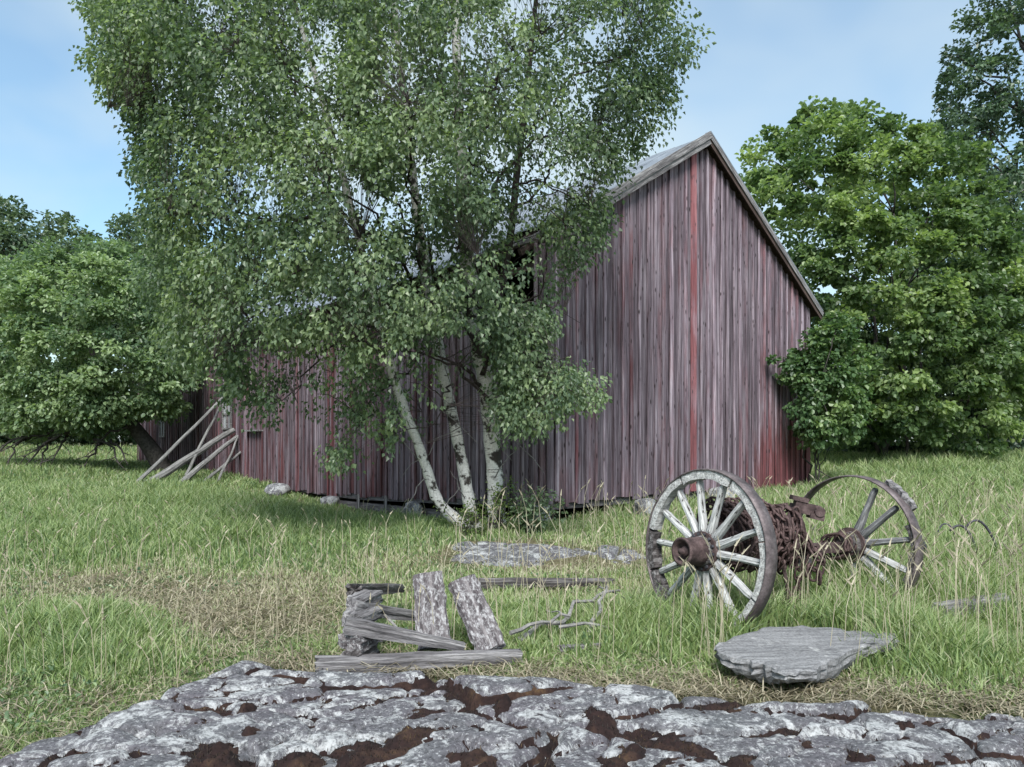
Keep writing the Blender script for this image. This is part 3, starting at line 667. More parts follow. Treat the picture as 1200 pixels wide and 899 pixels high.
for k in range(1):                                         # links fallen under the drum
    p = DR @ Vector((random.uniform(-.4, .4), -.28+random.gauss(0, .05), -.2)); strand([p, p+Vector((random.gauss(0, .1), random.gauss(0, .05), -.25)), p+Vector((random.gauss(0, .2), random.gauss(0, .05), -.42))])
link_mats.sort(key=lambda T: T.translation.length)
for T in link_mats[:296]: link('link', link_me, None, ch, T)
m = MB()
for T in link_mats[296:]: m.add([T @ Vector(p) for p in ring], lm.f)
tag(m.build('link_mass', M['chain'], ch, True), kind='stuff')

# old hay rake half lost in the grass on the right
rk = empty('hay_rake', P(1120, 650, 8.6)); tag(rk, 'dark curved iron tines of an old hay rake sunk in grass right of the cart', 'hay rake')
for (x0, y0, x1, y1, x2, y2, Y, r) in ((1113, 622, 1130, 618, 1144, 645, 8.5, .014), (1131, 619, 1150, 612, 1170, 646, 8.8, .014), (1070, 632, 1082, 636, 1086, 658, 8.0, .018), (1113, 660, 1124, 656, 1131, 678, 8.0, .016), (1098, 628, 1106, 614, 1118, 622, 8.9, .010)):
    A, B, D = P(x0, y0, Y), P(x1, y1, Y), P(x2, y2, Y); ctl = B*2-(A+D)*.5; pts = [A*(1-q)**2+ctl*2*q*(1-q)+D*q*q for q in np.linspace(0, 1, 9)]
    pts.append(D+Vector((.03, 0, -.25))); MB().tube(pts, [r*.8]+[r]*8+[r*.7], 6).build('tine', M['dark_iron'], rk, True)
bar_between(P(1060, 672, 8.7), P(1180, 664, 9.0), .06, .05, M['dark_iron'], 'rake_bar', rk)

# ------------------------------------------------------------------ weathered timber
def timber(name, p0, p1, wd, hg, mat, label, seed, group=None, taper=1., n=12, rag=.05, bend=0, ridge=.07, cat='timber', side=None):
    r = random.Random(seed); p0, p1 = Vector(p0), Vector(p1); d = p1-p0; L = d.length; T = frame(d, (p0+p1)/2)
    if side is not None:
        x = d.normalized(); z = x.cross(side).normalized(); y = z.cross(x); T = Matrix((x, y, z)).transposed().to_4x4(); T.translation = (p0+p1)/2
    k = 20; rays = []
    for i in range(k):
        a = 2*math.pi*(i+.5)/k; c, s_ = math.cos(a), math.sin(a); q = 1/max(abs(c), abs(s_))**.85; rays.append((c*q*wd/2, s_*q*hg/2, 1+r.gauss(0, ridge), r.uniform(0, rag), r.uniform(0, rag)))
    v = []
    for j in range(n+1):
        q = j/n; sc = 1+(taper-1)*q; oy = bend*math.sin(math.pi*q); dy, dz = r.gauss(0, wd*.02), r.gauss(0, hg*.02)
        for (y, z, g, e0, e1) in rays:
            x = (q-.5)*L+(e0*L*.5 if j == 0 else 0)-(e1*L*.5 if j == n else 0); gg = g+r.gauss(0, ridge*.35); v.append((x, (y*gg+dy)*sc, (z*gg+dz)*sc+oy))
    f = [(i*k+q, i*k+(q+1) % k, (i+1)*k+(q+1) % k, (i+1)*k+q) for i in range(n) for q in range(k)]
    v.append((-L*.5+rag*L*.3, 0, 0)); v.append((L*.5-rag*L*.3, 0, 0)); c0 = len(v)-2
    f += [(c0, (q+1) % k, q) for q in range(k)]+[(c0+1, n*k+q, n*k+(q+1) % k) for q in range(k)]
    o = MB().add(v, f).build(name, mat, world=T); tag(o, label, cat, group); return o
FG = 'collapsed remains of an old timber crib'
timber('sill_log', P(368, 779, 4.62), P(612, 768, 4.95), .11, .10, M['grey_wood'], 'long grey split beam lying along the rock below the two upright slabs', 1, FG, .8)
timber('rail', P(402, 731, 4.72), P(545, 758, 4.95), .10, .10, M['grey_wood'], 'grey rail slanting down right from the top of the block stack', 2, FG, .55)
timber('rail', P(410, 711, 5.0), P(500, 724, 5.7), .10, .10, M['grey_wood'], 'pale grey rail behind the slanting one, running to the left upright slab', 3, FG, .7)
timber('rail', P(412, 692, 5.3), P(470, 689, 6.6), .11, .09, M['rotten'], 'topmost dark split rail end at the back of the block stack', 4, FG, .8, rag=.15)
for k, (px, py, Y, w_, h_, lb) in enumerate(((421, 768, 4.8, .15, .10, 'lowest'), (422, 748, 4.84, .16, .10, 'second from the bottom'), (425, 722, 5.05, .15, .09, 'middle'), (427, 703, 5.25, .14, .09, 'uppermost'))):
    p = P(px, py, Y); timber('log_block', p+Vector((-.04, -.14, 0)), p+Vector((.04, .16, 0)), w_, h_, M[('rotten', 'lichen_wood', 'grey_wood', 'grey_wood')[k]], f'{lb} weathered end grain block in the corner stack of the crib', 30+k, FG, 1, 6, .12, ridge=.11, cat='log block')
p = P(423, 790, 4.75); timber('log_block', p+Vector((0, 0, .12)), p+Vector((0, 0, -.06)), .14, .13, M['rotten'], 'short dark stump under the long split beam at its left end', 39, FG, 1, 6, .03, cat='log block')
timber('upright_slab', P(510, 760, 5.0), P(501, 672, 5.25), .215, .06, M['lichen_wood'], 'left upright wooden slab speckled with pale lichen', 5, FG, .92, 14, .02, ridge=.05, side=Vector((1, 0, 0)))
timber('upright_slab', P(577, 763, 4.95), P(541, 679, 5.35), .20, .06, M['lichen_wood'], 'right leaning wooden slab speckled with pale lichen', 6, FG, 1.0, 14, .05, ridge=.06, side=Vector((1, 0, .1)))
timber('rail', P(552, 684, 7.3), P(722, 682, 7.9), .09, .10, M['rotten'], 'dark rail lying in the grass behind the two upright slabs', 7, FG, .7, rag=.12)
timber('rail', P(655, 760, 5.15), P(770, 752, 5.5), .05, .04, M['grey_wood'], 'thin grey rail half hidden in grass right of the leaning slab', 8, FG, .6)
timber('rotten_log', P(1098, 718, 6.0), P(1180, 704, 6.3), .11, .14, M['grey_wood'], 'grey rotten log lying in tall grass at the right edge', 9, None, .9, rag=.12, cat='log')
timber('log_block', P(1140, 730, 6.05), P(1176, 723, 6.15), .12, .10, M['rotten'], 'dark rotten chunk under the grey log at the right edge', 10, None, .8, 6, .1, cat='log block')
timber('plank_scrap', P(128, 703, 8.0), P(150, 697, 8.2), .10, .06, M['rotten'], 'small dark wood scrap on the dry patch at the left', 11, None, .6, 6, .2, cat='wood scrap')
# poles leaning on the side wall
for k, (x0, y0, x1, y1, r0, lb) in enumerate(((155, 572, 269, 459, .065, 'longest thin grey pole leaning highest on the barn wall'), (171, 568, 273, 504, .135, 'thickest whitish pole, lying second from the left against the wall'),
        (208, 564, 278, 511, .10, 'mid thick pole leaning just below the thickest one'), (231, 526, 259, 474, .055, 'short thin pole standing steeply behind the thickest pole'),
        (235, 563, 287, 526, .06, 'low thin pole at the right end of the leaning row'), (254, 556, 280, 511, .045, 'thinnest steep pole crossing the low right one'))):
    tp = P(x1, y1, 26.2); Y0 = 23.0+.25*k if k != 3 else 25; b = P(x0, y0, Y0); b.z = min(b.z, g1(b.x, b.y)-.02) if k != 3 else b.z
    if k == 3: b = P(216, 560, 24.2)
    m = MB(); n = 8; L = (tp-b).length; T = frame(tp-b, b); m.tube([Vector((L*i/n, .03*math.sin(i*1.3+k), .02*math.cos(i*1.7+k))) for i in range(n+1)], [r0*(1-.3*i/n) for i in range(n+1)], 9)
    tag(m.build('pole', M['pole'], world=T), lb, 'pole', 'poles leaning against the side wall')

# ------------------------------------------------------------------ foliage tools
def leaf_mesh(name, pos, tip, nrm, Ln, Wd, tone, rnd=False):
    tip = unit(tip); b = unit(np.cross(nrm, tip)); n = np.cross(tip, b); L = Ln[:, None]; W = Wd[:, None]; N_ = len(pos)
    fold = n*W*rng.uniform(.05, .4, (N_, 1))
    if not rnd:
        V = np.stack([pos, pos+tip*L*.42+b*W*.5+fold, pos+tip*L-n*L*.1, pos+tip*L*.42-b*W*.5+fold], 1).reshape(-1, 3)
        i = np.arange(N_)[:, None]*4; Fc = np.concatenate([i+[[0, 2, 1]], i+[[0, 3, 2]]]); tn = np.repeat(tone, 4)
    else:
        V = np.stack([pos, pos+tip*L*.25+b*W*.42+fold, pos+tip*L*.68+b*W*.46+fold, pos+tip*L-n*L*.12, pos+tip*L*.68-b*W*.46+fold, pos+tip*L*.25-b*W*.42+fold], 1).reshape(-1, 3)
        i = np.arange(N_)[:, None]*6; Fc = np.concatenate([i+[[0, 3, 2, 1]], i+[[0, 5, 4, 3]]]); tn = np.repeat(tone, 6)
    return fast_mesh(name, V, Fc, False, {'tone': np.clip(tn, 0, 1)})
def twig_mesh(name, A, B, ra, rb, tone=None):
    t = unit(B-A); a = np.where(np.abs(t[:, 2:3]) < .9, [[0, 0, 1.]], [[1., 0, 0]]); u = unit(np.cross(t, a)); q = np.cross(t, u); vs_ = []
    for c, r in ((A, ra), (B, rb)):
        for k in range(3): an = 2*math.pi*k/3; vs_.append(c+(u*math.cos(an)+q*math.sin(an))*np.asarray(r).reshape(-1, 1))
    V = np.stack(vs_, 1).reshape(-1, 3); i = np.arange(len(A))[:, None]*6
    return fast_mesh(name, V, np.concatenate([i+[[k, (k+1) % 3, 3+(k+1) % 3, 3+k]] for k in range(3)]), False, None if tone is None else {'tone': np.full(len(V), tone)})
def poly_inside(px, py, poly):
    ins = np.zeros(px.shape, bool); n = len(poly); dist = np.full(px.shape, 1e9)
    for i in range(n):
        (x0, y0), (x1, y1) = poly[i], poly[(i+1) % n]
        c = ((y0 > py) != (y1 > py)) & (px < (x1-x0)*(py-y0)/(y1-y0+1e-9)+x0); ins ^= c
        dx, dy = x1-x0, y1-y0; t = np.clip(((px-x0)*dx+(py-y0)*dy)/(dx*dx+dy*dy+1e-9), 0, 1); dist = np.minimum(dist, np.hypot(px-x0-t*dx, py-y0-t*dy))
    return ins, dist
def fill(poly, Yc, D, n, dmax, shell=.6, dens=None, jag=12):
    """points inside a rounded volume round depth Yc whose outline is poly"""
    poly = np.array(poly, float); lo, hi = poly.min(0), poly.max(0); out = []
    while sum(map(len, out)) < n:
        px = rng.uniform(lo[0], hi[0], n*2); py = rng.uniform(lo[1], hi[1], n*2); ins, d = poly_inside(px+jag*2.2*fbm(px/38, py/38, 401, 3)+rng.normal(size=n*2)*jag*.25, py+jag*2.2*fbm(px/38, py/38, 403, 3)+rng.normal(size=n*2)*jag*.25, poly)
        if dens is not None: ins &= rng.random(n*2) < dens(px, py)
        px, py, d = px[ins], py[ins], d[ins]; th = np.sqrt(np.clip(1-(1-np.minimum(d/dmax, 1))**2, .02, 1))
        u = rng.uniform(-1, 1, len(px)); u = np.sign(u)*np.abs(u)**shell; Y = Yc+u*D*th
        out.append(np.stack([(px-600)/F*Y, Y, H-(py-HY)/F*Y, px, py], 1))
    return np.concatenate(out)[:n]
def sample_line(pts, step):
    o = []
    for a, b in zip(pts, pts[1:]):
        n = max(1, int((Vector(b)-Vector(a)).length/step)); o += [Vector(a).lerp(Vector(b), i/n) for i in range(n)]
    return o+[Vector(pts[-1])]
def smooth_line(pts, per=4):
    pts = [Vector(p) for p in pts]; o = []
    for i in range(len(pts)-1):
        p0, p1, p2, p3 = pts[max(i-1, 0)], pts[i], pts[i+1], pts[min(i+2, len(pts)-1)]
        for k in range(per):
            t = k/per; o.append(.5*((2*p1)+(p2-p0)*t+(2*p0-5*p1+4*p2-p3)*t*t+(3*p1-p0-3*p2+p3)*t**3))
    return o+[pts[-1]]
def limb(m, a, b, r0, r1, sag=.12, n=6, sides=5):
    a, b = Vector(a), Vector(b); L = (b-a).length; pts = []
    j = [Vector((random.gauss(0, .03), random.gauss(0, .03), random.gauss(0, .03)))*L for _ in range(n+1)]
    for i in range(n+1):
        q = i/n; pts.append(a.lerp(b, q)+Vector((0, 0, sag*L*math.sin(math.pi*q)))+(j[i] if 0 < i < n else Vector()))
    m.tube(pts, [r0+(r1-r0)*i/n for i in range(n+1)], sides); return pts
def nearest(nodes, pts, up=.6):
    """index of the best node for each point: near it and rather below it"""
    out = np.empty(len(pts), int)
    for i0 in range(0, len(pts), 500):
        d = pts[i0:i0+500, None, :]-nodes[None]; c = np.linalg.norm(d, axis=2)-up*np.minimum(d[:, :, 2], .8); out[i0:i0+500] = c.argmin(1)
    return out
def clump_leaves(centres, rad, per, Ln, droop, out_c, tone_c, flat=.75, aspect=.8, tier=.0):
    """leaves round each centre; droop: how far tips hang, out_c: point the crown grows away from"""
    n = len(centres); idx = np.repeat(np.arange(n), per); N_ = len(idx); r = np.asarray(rad)[idx] if hasattr(rad, '__len__') else np.full(N_, rad)
    d = unit(rng.normal(size=(N_, 3))); d[:, 2] = d[:, 2]*flat; rr = rng.random(N_)**.45
    pos = centres[idx]+d*(r*rr)[:, None]
    outw = unit(pos-np.asarray(out_c)); up = np.array([[0, 0, 1.]])
    tip = d*.6+outw*.4-up*droop+rng.normal(size=(N_, 3))*.45
    nrm = up*(1-.35*droop)+outw*.45+rng.normal(size=(N_, 3))*.5
    tone = tone_c[idx]+rng.normal(size=N_)*.14
    L = Ln*rng.uniform(.65, 1.2, N_); return pos, tip, nrm, L, L*aspect*rng.uniform(.8, 1.1, N_), tone

# ------------------------------------------------------------------ birch
birch = empty('birch_tree', P(560, 612, 11.5)); birch.location.z = g1(birch.location.x, 11.5)
tag(birch, 'tall birch with three white stems in front of the barn', 'tree')
def trunk_line(ps, Ys):
    pts, rad = [], []
    for (x, y, w_), Y in zip(ps, Ys): pts.append(P(x, y, Y)); rad.append(w_/2/F*Y)
    return pts, rad
tr = [
 ([(560, 628, 16), (545, 617, 14), (515, 590, 13), (500, 550, 12), (488, 515, 11), (470, 470, 12), (450, 400, 10), (425, 300, 9), (400, 200, 8), (370, 90, 6), (345, 0, 5), (335, -80, 3)], [11.5, 11.5, 11.4, 11.3, 11.2, 11.1, 11, 10.9, 10.8, 10.7, 10.6, 10.5]),
 ([(560, 625, 18), (552, 602, 15), (545, 560, 14), (533, 500, 13), (522, 450, 13), (512, 400, 14), (500, 330, 13), (488, 240, 11), (478, 160, 10), (470, 80, 8), (462, 0, 7), (455, -150, 4)], [11.6]*3+[11.7, 11.8]+[11.9]*7),
 ([(583, 625, 25), (582, 605, 21), (580, 560, 19), (575, 500, 19), (570, 450, 20), (560, 400, 19), (551, 330, 19), (545, 270, 17), (540, 190, 14), (536, 100, 11), (534, 0, 9), (530, -170, 4)], [11.6]*5+[11.5]*7),
 ([(566, 440, 9), (577, 380, 9), (590, 325, 9), (600, 262, 9), (606, 200, 8), (614, 140, 7), (622, 60, 6), (632, -40, 4)], [11.5, 11.4, 11.3, 11.2, 11.1, 11, 11, 11])]
nodes = []; node_r = []
for i, (ps, Ys) in enumerate(tr):
    pts, rad = trunk_line(ps, Ys); sp = smooth_line(pts, 4); rr = list(np.interp(np.linspace(0, len(pts)-1, len(sp)), range(len(pts)), rad))
    rr = [r*(1+.08*math.sin(k*2.3+i)) for k, r in enumerate(rr)]
    o = MB().tube(sp, rr, 12).build('trunk' if i < 3 else 'side_stem', M['birch'] if i < 3 else M['twig'], birch, True)
    for k, p in enumerate(sp):
        if p.z > 2.6: nodes.append(p); node_r.append(rr[k])
limbs = MB()
lim_px = [((563, 452), (490, 418, 10.6), .035), ((575, 470), (470, 405, 10.9), .032), ((545, 400), (400, 190, 10.4), .04), ((520, 360), (380, 215, 10.2), .035), ((505, 340), (300, 330, 9.6), .035), ((480, 300), (250, 420, 9.3), .03),
  ((470, 280), (200, 250, 9.8), .035), ((440, 300), (180, 120, 11), .035), ((480, 220), (280, 60, 10), .03), ((545, 300), (680, 180, 10.6), .03), ((545, 260), (740, 120, 11.2), .03), ((560, 420), (660, 455, 10.4), .02), ((570, 430), (640, 330, 10.2), .025),
  ((450, 380), (330, 470, 10), .025), ((520, 250), (600, 60, 9.6), .03), ((500, 300), (480, 120, 9.0), .03), ((510, 380), (420, 400, 9.4), .028), ((540, 150), (700, 20, 12), .025), ((490, 180), (400, 20, 12.6), .03), ((470, 330), (300, 180, 12.6), .03), ((450, 200), (200, 40, 12), .03),
  ((550, 380), (560, 300, 9.2), .025), ((480, 420), (420, 500, 10.3), .02), ((530, 450), (500, 520, 10.4), .016), ((545, 200), (660, 260, 10.2), .022), ((480, 150), (560, -60, 10.4), .025), ((400, 200), (260, -60, 10.6), .025), ((610, 160), (760, 40, 10.8), .022), ((605, 220), (690, 240, 10.4), .018)]
for (ax_, ay_), (bx_, by_, bY), r0 in lim_px:
    a = P(ax_, ay_, 11.5); b = P(bx_, by_, bY); i = int(np.argmin([(p-a).length for p in nodes])) if a.z > 2.6 else None
    a = nodes[i] if i is not None else a
    lp = limb(limbs, a, b, r0, .007, .10, 9, 6); nodes += lp[3:]; node_r += [.012]*len(lp[3:])
    for q in (4, 6, 8):
        e_ = lp[q]+Vector((random.gauss(0, .5), random.gauss(0, .5), random.gauss(.15, .4))); l2 = limb(limbs, lp[q], e_, .010, .004, .08, 4, 4); nodes += l2[1:]; node_r += [.006]*4
limbs.build('branches', M['twig'], birch, True)['kind'] = 'stuff'
BP = [(120, -40), (105, 30), (102, 68), (135, 105), (160, 160), (140, 190), (158, 225), (175, 262), (172, 300), (160, 330), (185, 380), (215, 410), (240, 455), (290, 480), (318, 505), (345, 480), (385, 480), (395, 520), (378, 545), (400, 545), (470, 505), (520, 470), (560, 455),
      (590, 500), (625, 495), (650, 472), (700, 462), (690, 440), (640, 430), (610, 425), (640, 380), (660, 340), (672, 300), (712, 280), (722, 258), (700, 225), (735, 195), (768, 160), (752, 120), (790, 85), (818, 55), (790, 20), (815, 0), (790, -60), (700, -160), (560, -240), (400, -230), (230, -150)]
def b_dens(x, y):
    d = np.ones(x.shape)*(.06+.94*sstep(np.hypot((x-622)/1.2, y-336), 22, 46))
    for gx, gy, gr in ((395, 155, 26), (620, 60, 25), (580, 180, 30), (660, 210, 45), (300, 300, 20), (440, 110, 24), (700, 100, 45), (505, 265, 22), (548, 400, 26), (520, 440, 22), (560, 450, 34), (575, 500, 30), (500, 500, 30), (612, 328, 60), (335, 250, 18), (270, 150, 20), (480, 210, 20), (640, 300, 20), (545, 60, 22), (600, 350, 34)):
        d = np.minimum(d, .2+.8*sstep(np.hypot(x-gx, y-gy), gr*.25, gr*1.0))
    d *= np.where((x > 570) & (y < 330), .5, 1); d *= .12+1.2*sstep(noise2(x/30, y/30, 91)*.6+noise2(x/75, y/60, 93)*.4, .28, .66)
    low = (y > 440) & (x < 560); d *= np.where(low, .45, 1)*np.where((y > 400) & (x > 470) & (x < 600), .55, 1)
    for ps_, _ in tr[:3]:
        q_ = np.array([(a_[0], a_[1]) for a_ in ps_]); o_ = np.argsort(q_[:, 1]); tx = np.interp(y, q_[o_, 1], q_[o_, 0]); d *= 1-.72*np.exp(-((x-tx)/15)**2)*(y < 480)
    return d
cl = fill(BP, 11.0, 2.5, 5200, 240, .75, b_dens, 16)
for sp_, Y_, n_ in (([(585, 445), (640, 428), (706, 455), (700, 470), (650, 492), (600, 505), (575, 470)], 10.5, 95), ([(640, 245), (700, 222), (726, 258), (712, 285), (672, 300), (662, 335), (636, 360), (640, 300)], 10.9, 80), ([(590, 375), (640, 365), (650, 400), (605, 440), (580, 420)], 10.6, 70), ([(690, 60), (820, 50), (790, 100), (770, 165), (720, 215), (690, 150)], 11.2, 150), ([(100, 60), (160, 60), (180, 120), (170, 190), (140, 110)], 10.8, 60), ([(505, 235), (560, 225), (602, 240), (605, 275), (560, 300), (500, 305), (440, 320), (430, 285)], 10.7, 80)): cl = np.concatenate([cl, fill(sp_, Y_, .8, n_, 40, .8, None, 5)])
ok = cl[:, 1] < np.where(cl[:, 3] > 560, 13.2, 14.0); cl = cl[ok]
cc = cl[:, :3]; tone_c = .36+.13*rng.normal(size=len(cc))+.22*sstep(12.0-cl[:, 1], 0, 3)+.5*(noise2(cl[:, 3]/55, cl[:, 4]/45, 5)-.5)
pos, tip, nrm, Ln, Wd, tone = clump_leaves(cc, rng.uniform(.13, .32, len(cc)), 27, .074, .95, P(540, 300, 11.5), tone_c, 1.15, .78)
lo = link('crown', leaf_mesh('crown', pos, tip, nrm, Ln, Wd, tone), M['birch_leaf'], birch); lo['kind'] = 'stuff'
nd = np.array([tuple(p) for p in nodes]); ni = nearest(nd, cc); A = nd[ni]; mid = (A+cc)/2+rng.normal(size=A.shape)*.06+np.array([[0, 0, .05]]); dl = np.linalg.norm(cc-A, axis=1) < 1.3
tw = link('twigs', twig_mesh('twigs', np.concatenate([A[dl], mid[dl]]), np.concatenate([mid[dl], cc[dl]]), np.concatenate([np.full(dl.sum(), .0035), np.full(dl.sum(), .0025)]), np.concatenate([np.full(dl.sum(), .0025), np.full(dl.sum(), .0015)])), M['twig'], birch); tw['kind'] = 'stuff'
# bare twigs low on the stems
m = MB()
for (x0, y0, x1, y1) in ((600, 513, 638, 555), (575, 520, 600, 513), (545, 585, 528, 552), (520, 600, 540, 570), (540, 500, 470, 560), (500, 470, 560, 520), (490, 540, 455, 500), (505, 555, 470, 600), (580, 560, 610, 520), (560, 480, 600, 540), (470, 470, 430, 540)):
    limb(m, P(x0, y0, 11.3), P(x1, y1, 11.1), .010, .004, .06, 5, 5)
m.build('dry_twig', M['dead'], birch, True)
# saplings at the birch foot
def sapling(px, py, Y, n, hg, sp, mat, label, seed, lf=.06):
    rs = random.Random(seed); g = P(px, py, Y); g.z = g1(g.x, Y); o = empty('sapling', g); tag(o, label, 'sapling', 'saplings around the birch foot'); m = MB(); cs = []
    for k in range(n):
        e_ = g+Vector((rs.gauss(0, sp), rs.gauss(0, sp*.7), hg*rs.uniform(.55, 1.1))); pts = limb(m, g+Vector((rs.gauss(0, .06), rs.gauss(0, .05), -.03)), e_, .007, .003, .05, 5, 4); cs += [tuple(p) for p in pts[2:]]
    m.build('stem', M['twig'], o, True); cs = np.array(cs)+np.random.default_rng(seed).normal(size=(len(cs), 3))*.05
    a = clump_leaves(cs, .12, 10, lf, .4, g, np.full(len(cs), .45), .9); f_ = link('foliage', leaf_mesh('foliage', *a), mat, o); f_['kind'] = 'stuff'
sapling(622, 612, 11.2, 22, .62, .22, M['birch_leaf'], 'dense green sapling between the right birch stem and the barn corner stone', 1)
sapling(548, 616, 11.1, 12, .50, .16, M['young_leaf'], 'yellow green sapling in front of the middle birch stem', 2, .045)
sapling(585, 616, 11.25, 12, .75, .12, M['young_leaf'], 'thin yellow green sapling before the right birch stem', 3, .045)

# ------------------------------------------------------------------ other trees and shrubs
def leafy(name, label, cat, poly, Yc, D, nclump, rad, per, Ln, mat, base, stems, dmax=120, droop=.35, seed=0, jag=17, tone0=.45, group=None, aspect=.8, rnd=True, shell=.35, r_tr=.08, gap=.35, bark='bark', top_light=0.):
    pts = fill(poly, Yc, D, nclump, dmax, shell, lambda x, y: (1-gap)+gap*2*(noise2(x/26+seed, y/26, seed)-.3), jag); cc = pts[:, :3]
    b0 = Vector(base); root = empty(name, (b0.x, b0.y, g1(b0.x, b0.y))); tag(root, label, cat, group); cen = np.array([cc[:, 0].mean(), Yc, cc[:, 2].mean()])
    tn = tone0+.15*rng.normal(size=len(cc))+.45*(noise2(pts[:, 3]/32+seed, pts[:, 4]/28, seed+5)-.5); zr = np.ptp(cc[:, 2])
    a = clump_leaves(cc, rng.uniform(.4, 1.2, len(cc))*rad, per, Ln, droop, cen, tn, .55, aspect)
    o = link('crown', leaf_mesh('crown', *a, rnd=rnd), M[mat], root); o['kind'] = 'stuff'
    nds = []; g = root.location
    for k in range(stems):
        m = MB(); sp_ = r_tr*3*(stems > 1); e_ = Vector(cen)+Vector((random.gauss(0, 1), random.gauss(0, .6), 0))*(zr*.16 if stems > 1 else .1)+Vector((0, 0, zr*random.uniform(.0, .25)))
        q = limb(m, g+Vector((random.gauss(0, sp_), random.gauss(0, sp_), -.1)), e_, r_tr*random.uniform(.7, 1.1), r_tr*.3, .02, 8, 8); m.build('trunk', M[bark], root, True); nds += q[2:]
    nd = np.array([tuple(p) for p in nds]); m = MB()
    for i in rng.choice(len(cc), min(46, len(cc)), replace=False):
        j = int(nearest(nd, cc[i:i+1], .8)[0]); q = limb(m, nd[j], cc[i], r_tr*.35, .012, .08, 5, 5); 
    m.build('branches', M[bark], root, True)['kind'] = 'stuff'; return root
HP = [(868, 215), (880, 165), (905, 150), (935, 158), (962, 138), (1000, 122), (1030, 128), (1058, 152), (1085, 140), (1120, 168), (1150, 205), (1170, 250), (1205, 300), (1225, 380), (1215, 450), (1195, 505), (1120, 528), (1050, 530), (985, 520), (945, 480), (925, 420), (925, 330), (890, 260)]
leafy('hazel_bush', 'large bright green hazel bush rising behind the right end of the barn', 'bush', HP, 25.0, 3.2, 760, .52, 96, .165, 'hazel_leaf', P(1040, 540, 25), 6, 110, .25, 3, 17, .52, None, .86, True, .3, .07, .22)
LP = [(935, 402), (958, 372), (985, 380), (1010, 420), (1015, 470), (1005, 510), (965, 520), (935, 505), (922, 480), (945, 465), (935, 440), (912, 440), (908, 425), (928, 418)]
leafy('leafy_shrub', 'dark green round leaved shrub climbing the right corner of the barn gable', 'shrub', LP, 18.9, .55, 170, .30, 36, .125, 'shrub_leaf', P(955, 560, 19.3), 4, 40, .5, 11, 10, .50, None, .9, True, .5, .03, .1)
AP = [(-60, 350), (-20, 320), (20, 300), (60, 285), (110, 284), (150, 296), (190, 330), (205, 372), (222, 410), (224, 450), (205, 460), (205, 480), (185, 492), (150, 494), (120, 508), (60, 514), (10, 508), (-40, 498)]
leafy('fruit_tree', 'broad old fruit tree with pale green leaves left of the barn', 'tree', AP, 27.5, 3.3, 560, .62, 100, .165, 'apple_leaf', P(183, 552, 27.5), 1, 110, .3, 21, 14, .70, None, .7, True, .3, .01, .2)
ft = bpy.data.objects['fruit_tree']
m = MB(); m.tube(smooth_line([P(192, 556, 27.5), P(186, 540, 27.4), P(172, 520, 27.2), P(150, 490, 27.2), P(120, 440, 27.4), P(90, 380, 27.5)], 3), [.42, .40, .36]+[.34-.02*i for i in range(13)], 9); m.build('leaning_trunk', M['bark'], ft, True)
m = MB()
for (a, b) in (((150, 500), (100, 535)), ((110, 500), (20, 548)), ((90, 505), (0, 530)), ((60, 510), (45, 560)), ((110, 515), (148, 552)), ((120, 520), (95, 555)), ((80, 510), (60, 545)), ((40, 508), (-20, 545)), ((100, 505), (40, 530)), ((130, 515), (150, 545)), ((70, 510), (20, 560)), ((30, 515), (5, 556))):
    q = limb(m, P(a[0], a[1], 26.5), P(b[0], b[1], 25.8), .06, .015, .12, 7, 5)
    for k in (3, 4, 5, 6): limb(m, q[k], q[k]+Vector((random.gauss(-.2, .35), random.gauss(0, .3), random.gauss(-.15, .25))), .02, .008, .05, 4, 4)
m.build('dead_branches', M['bark'], ft, True)['kind'] = 'stuff'
TG = 'background trees around the barn'
leafy('aspen_tree', 'very tall dark green tree at the right edge behind the hazel', 'tree', [(1160, -120), (1142, 0), (1128, 40), (1132, 62), (1100, 78), (1094, 104), (1112, 120), (1100, 165), (1095, 200), (1092, 240), (1062, 310), (1080, 400), (1300, 400), (1360, 200), (1330, -60), (1250, -200)], 36, 4.5, 620, .85, 80, .24, 'aspen_leaf', P(1225, 545, 36), 1, 90, .4, 31, 17, .52, TG, .8, False, .35, .28, .35)
leafy('understorey_tree', 'shadowy green tree below the tall one at the right edge', 'tree', [(1120, 300), (1180, 270), (1260, 280), (1310, 380), (1300, 500), (1180, 528), (1100, 500), (1080, 400)], 34, 3, 300, .8, 80, .22, 'aspen_leaf', P(1215, 540, 34), 3, 80, .4, 37, 12, .34, TG, .8, False, .35, .1, .3)
leafy('round_tree', 'dark green tree crown at the far left edge above the fruit tree', 'tree', [(-120, 300), (-90, 250), (-30, 236), (10, 240), (40, 262), (75, 268), (92, 285), (95, 340), (60, 420), (-80, 440)], 46, 5, 320, 1.0, 80, .30, 'far_leaf', P(-20, 530, 46), 1, 80, .35, 41, 12, .48, TG, .8, False, .4, .3, .2)
leafy('round_tree', 'green tree crown behind the fruit tree and birch edge', 'tree', [(70, 330), (90, 280), (125, 258), (160, 255), (195, 275), (240, 290), (260, 330), (255, 400), (160, 430), (80, 400)], 50, 4, 260, 1.0, 80, .30, 'far_leaf', P(160, 530, 50), 1, 70, .35, 43, 12, .66, TG, .8, False, .4, .3, .2)
leafy('round_tree', 'dim tree crown far behind the middle of the barn roof', 'tree', [(230, 400), (250, 330), (320, 300), (400, 310), (440, 360), (440, 420), (330, 470)], 58, 5, 220, 1.1, 70, .36, 'far_leaf', P(340, 530, 58), 1, 70, .35, 47, 12, .45, TG, .8, False, .4, .3, .2)
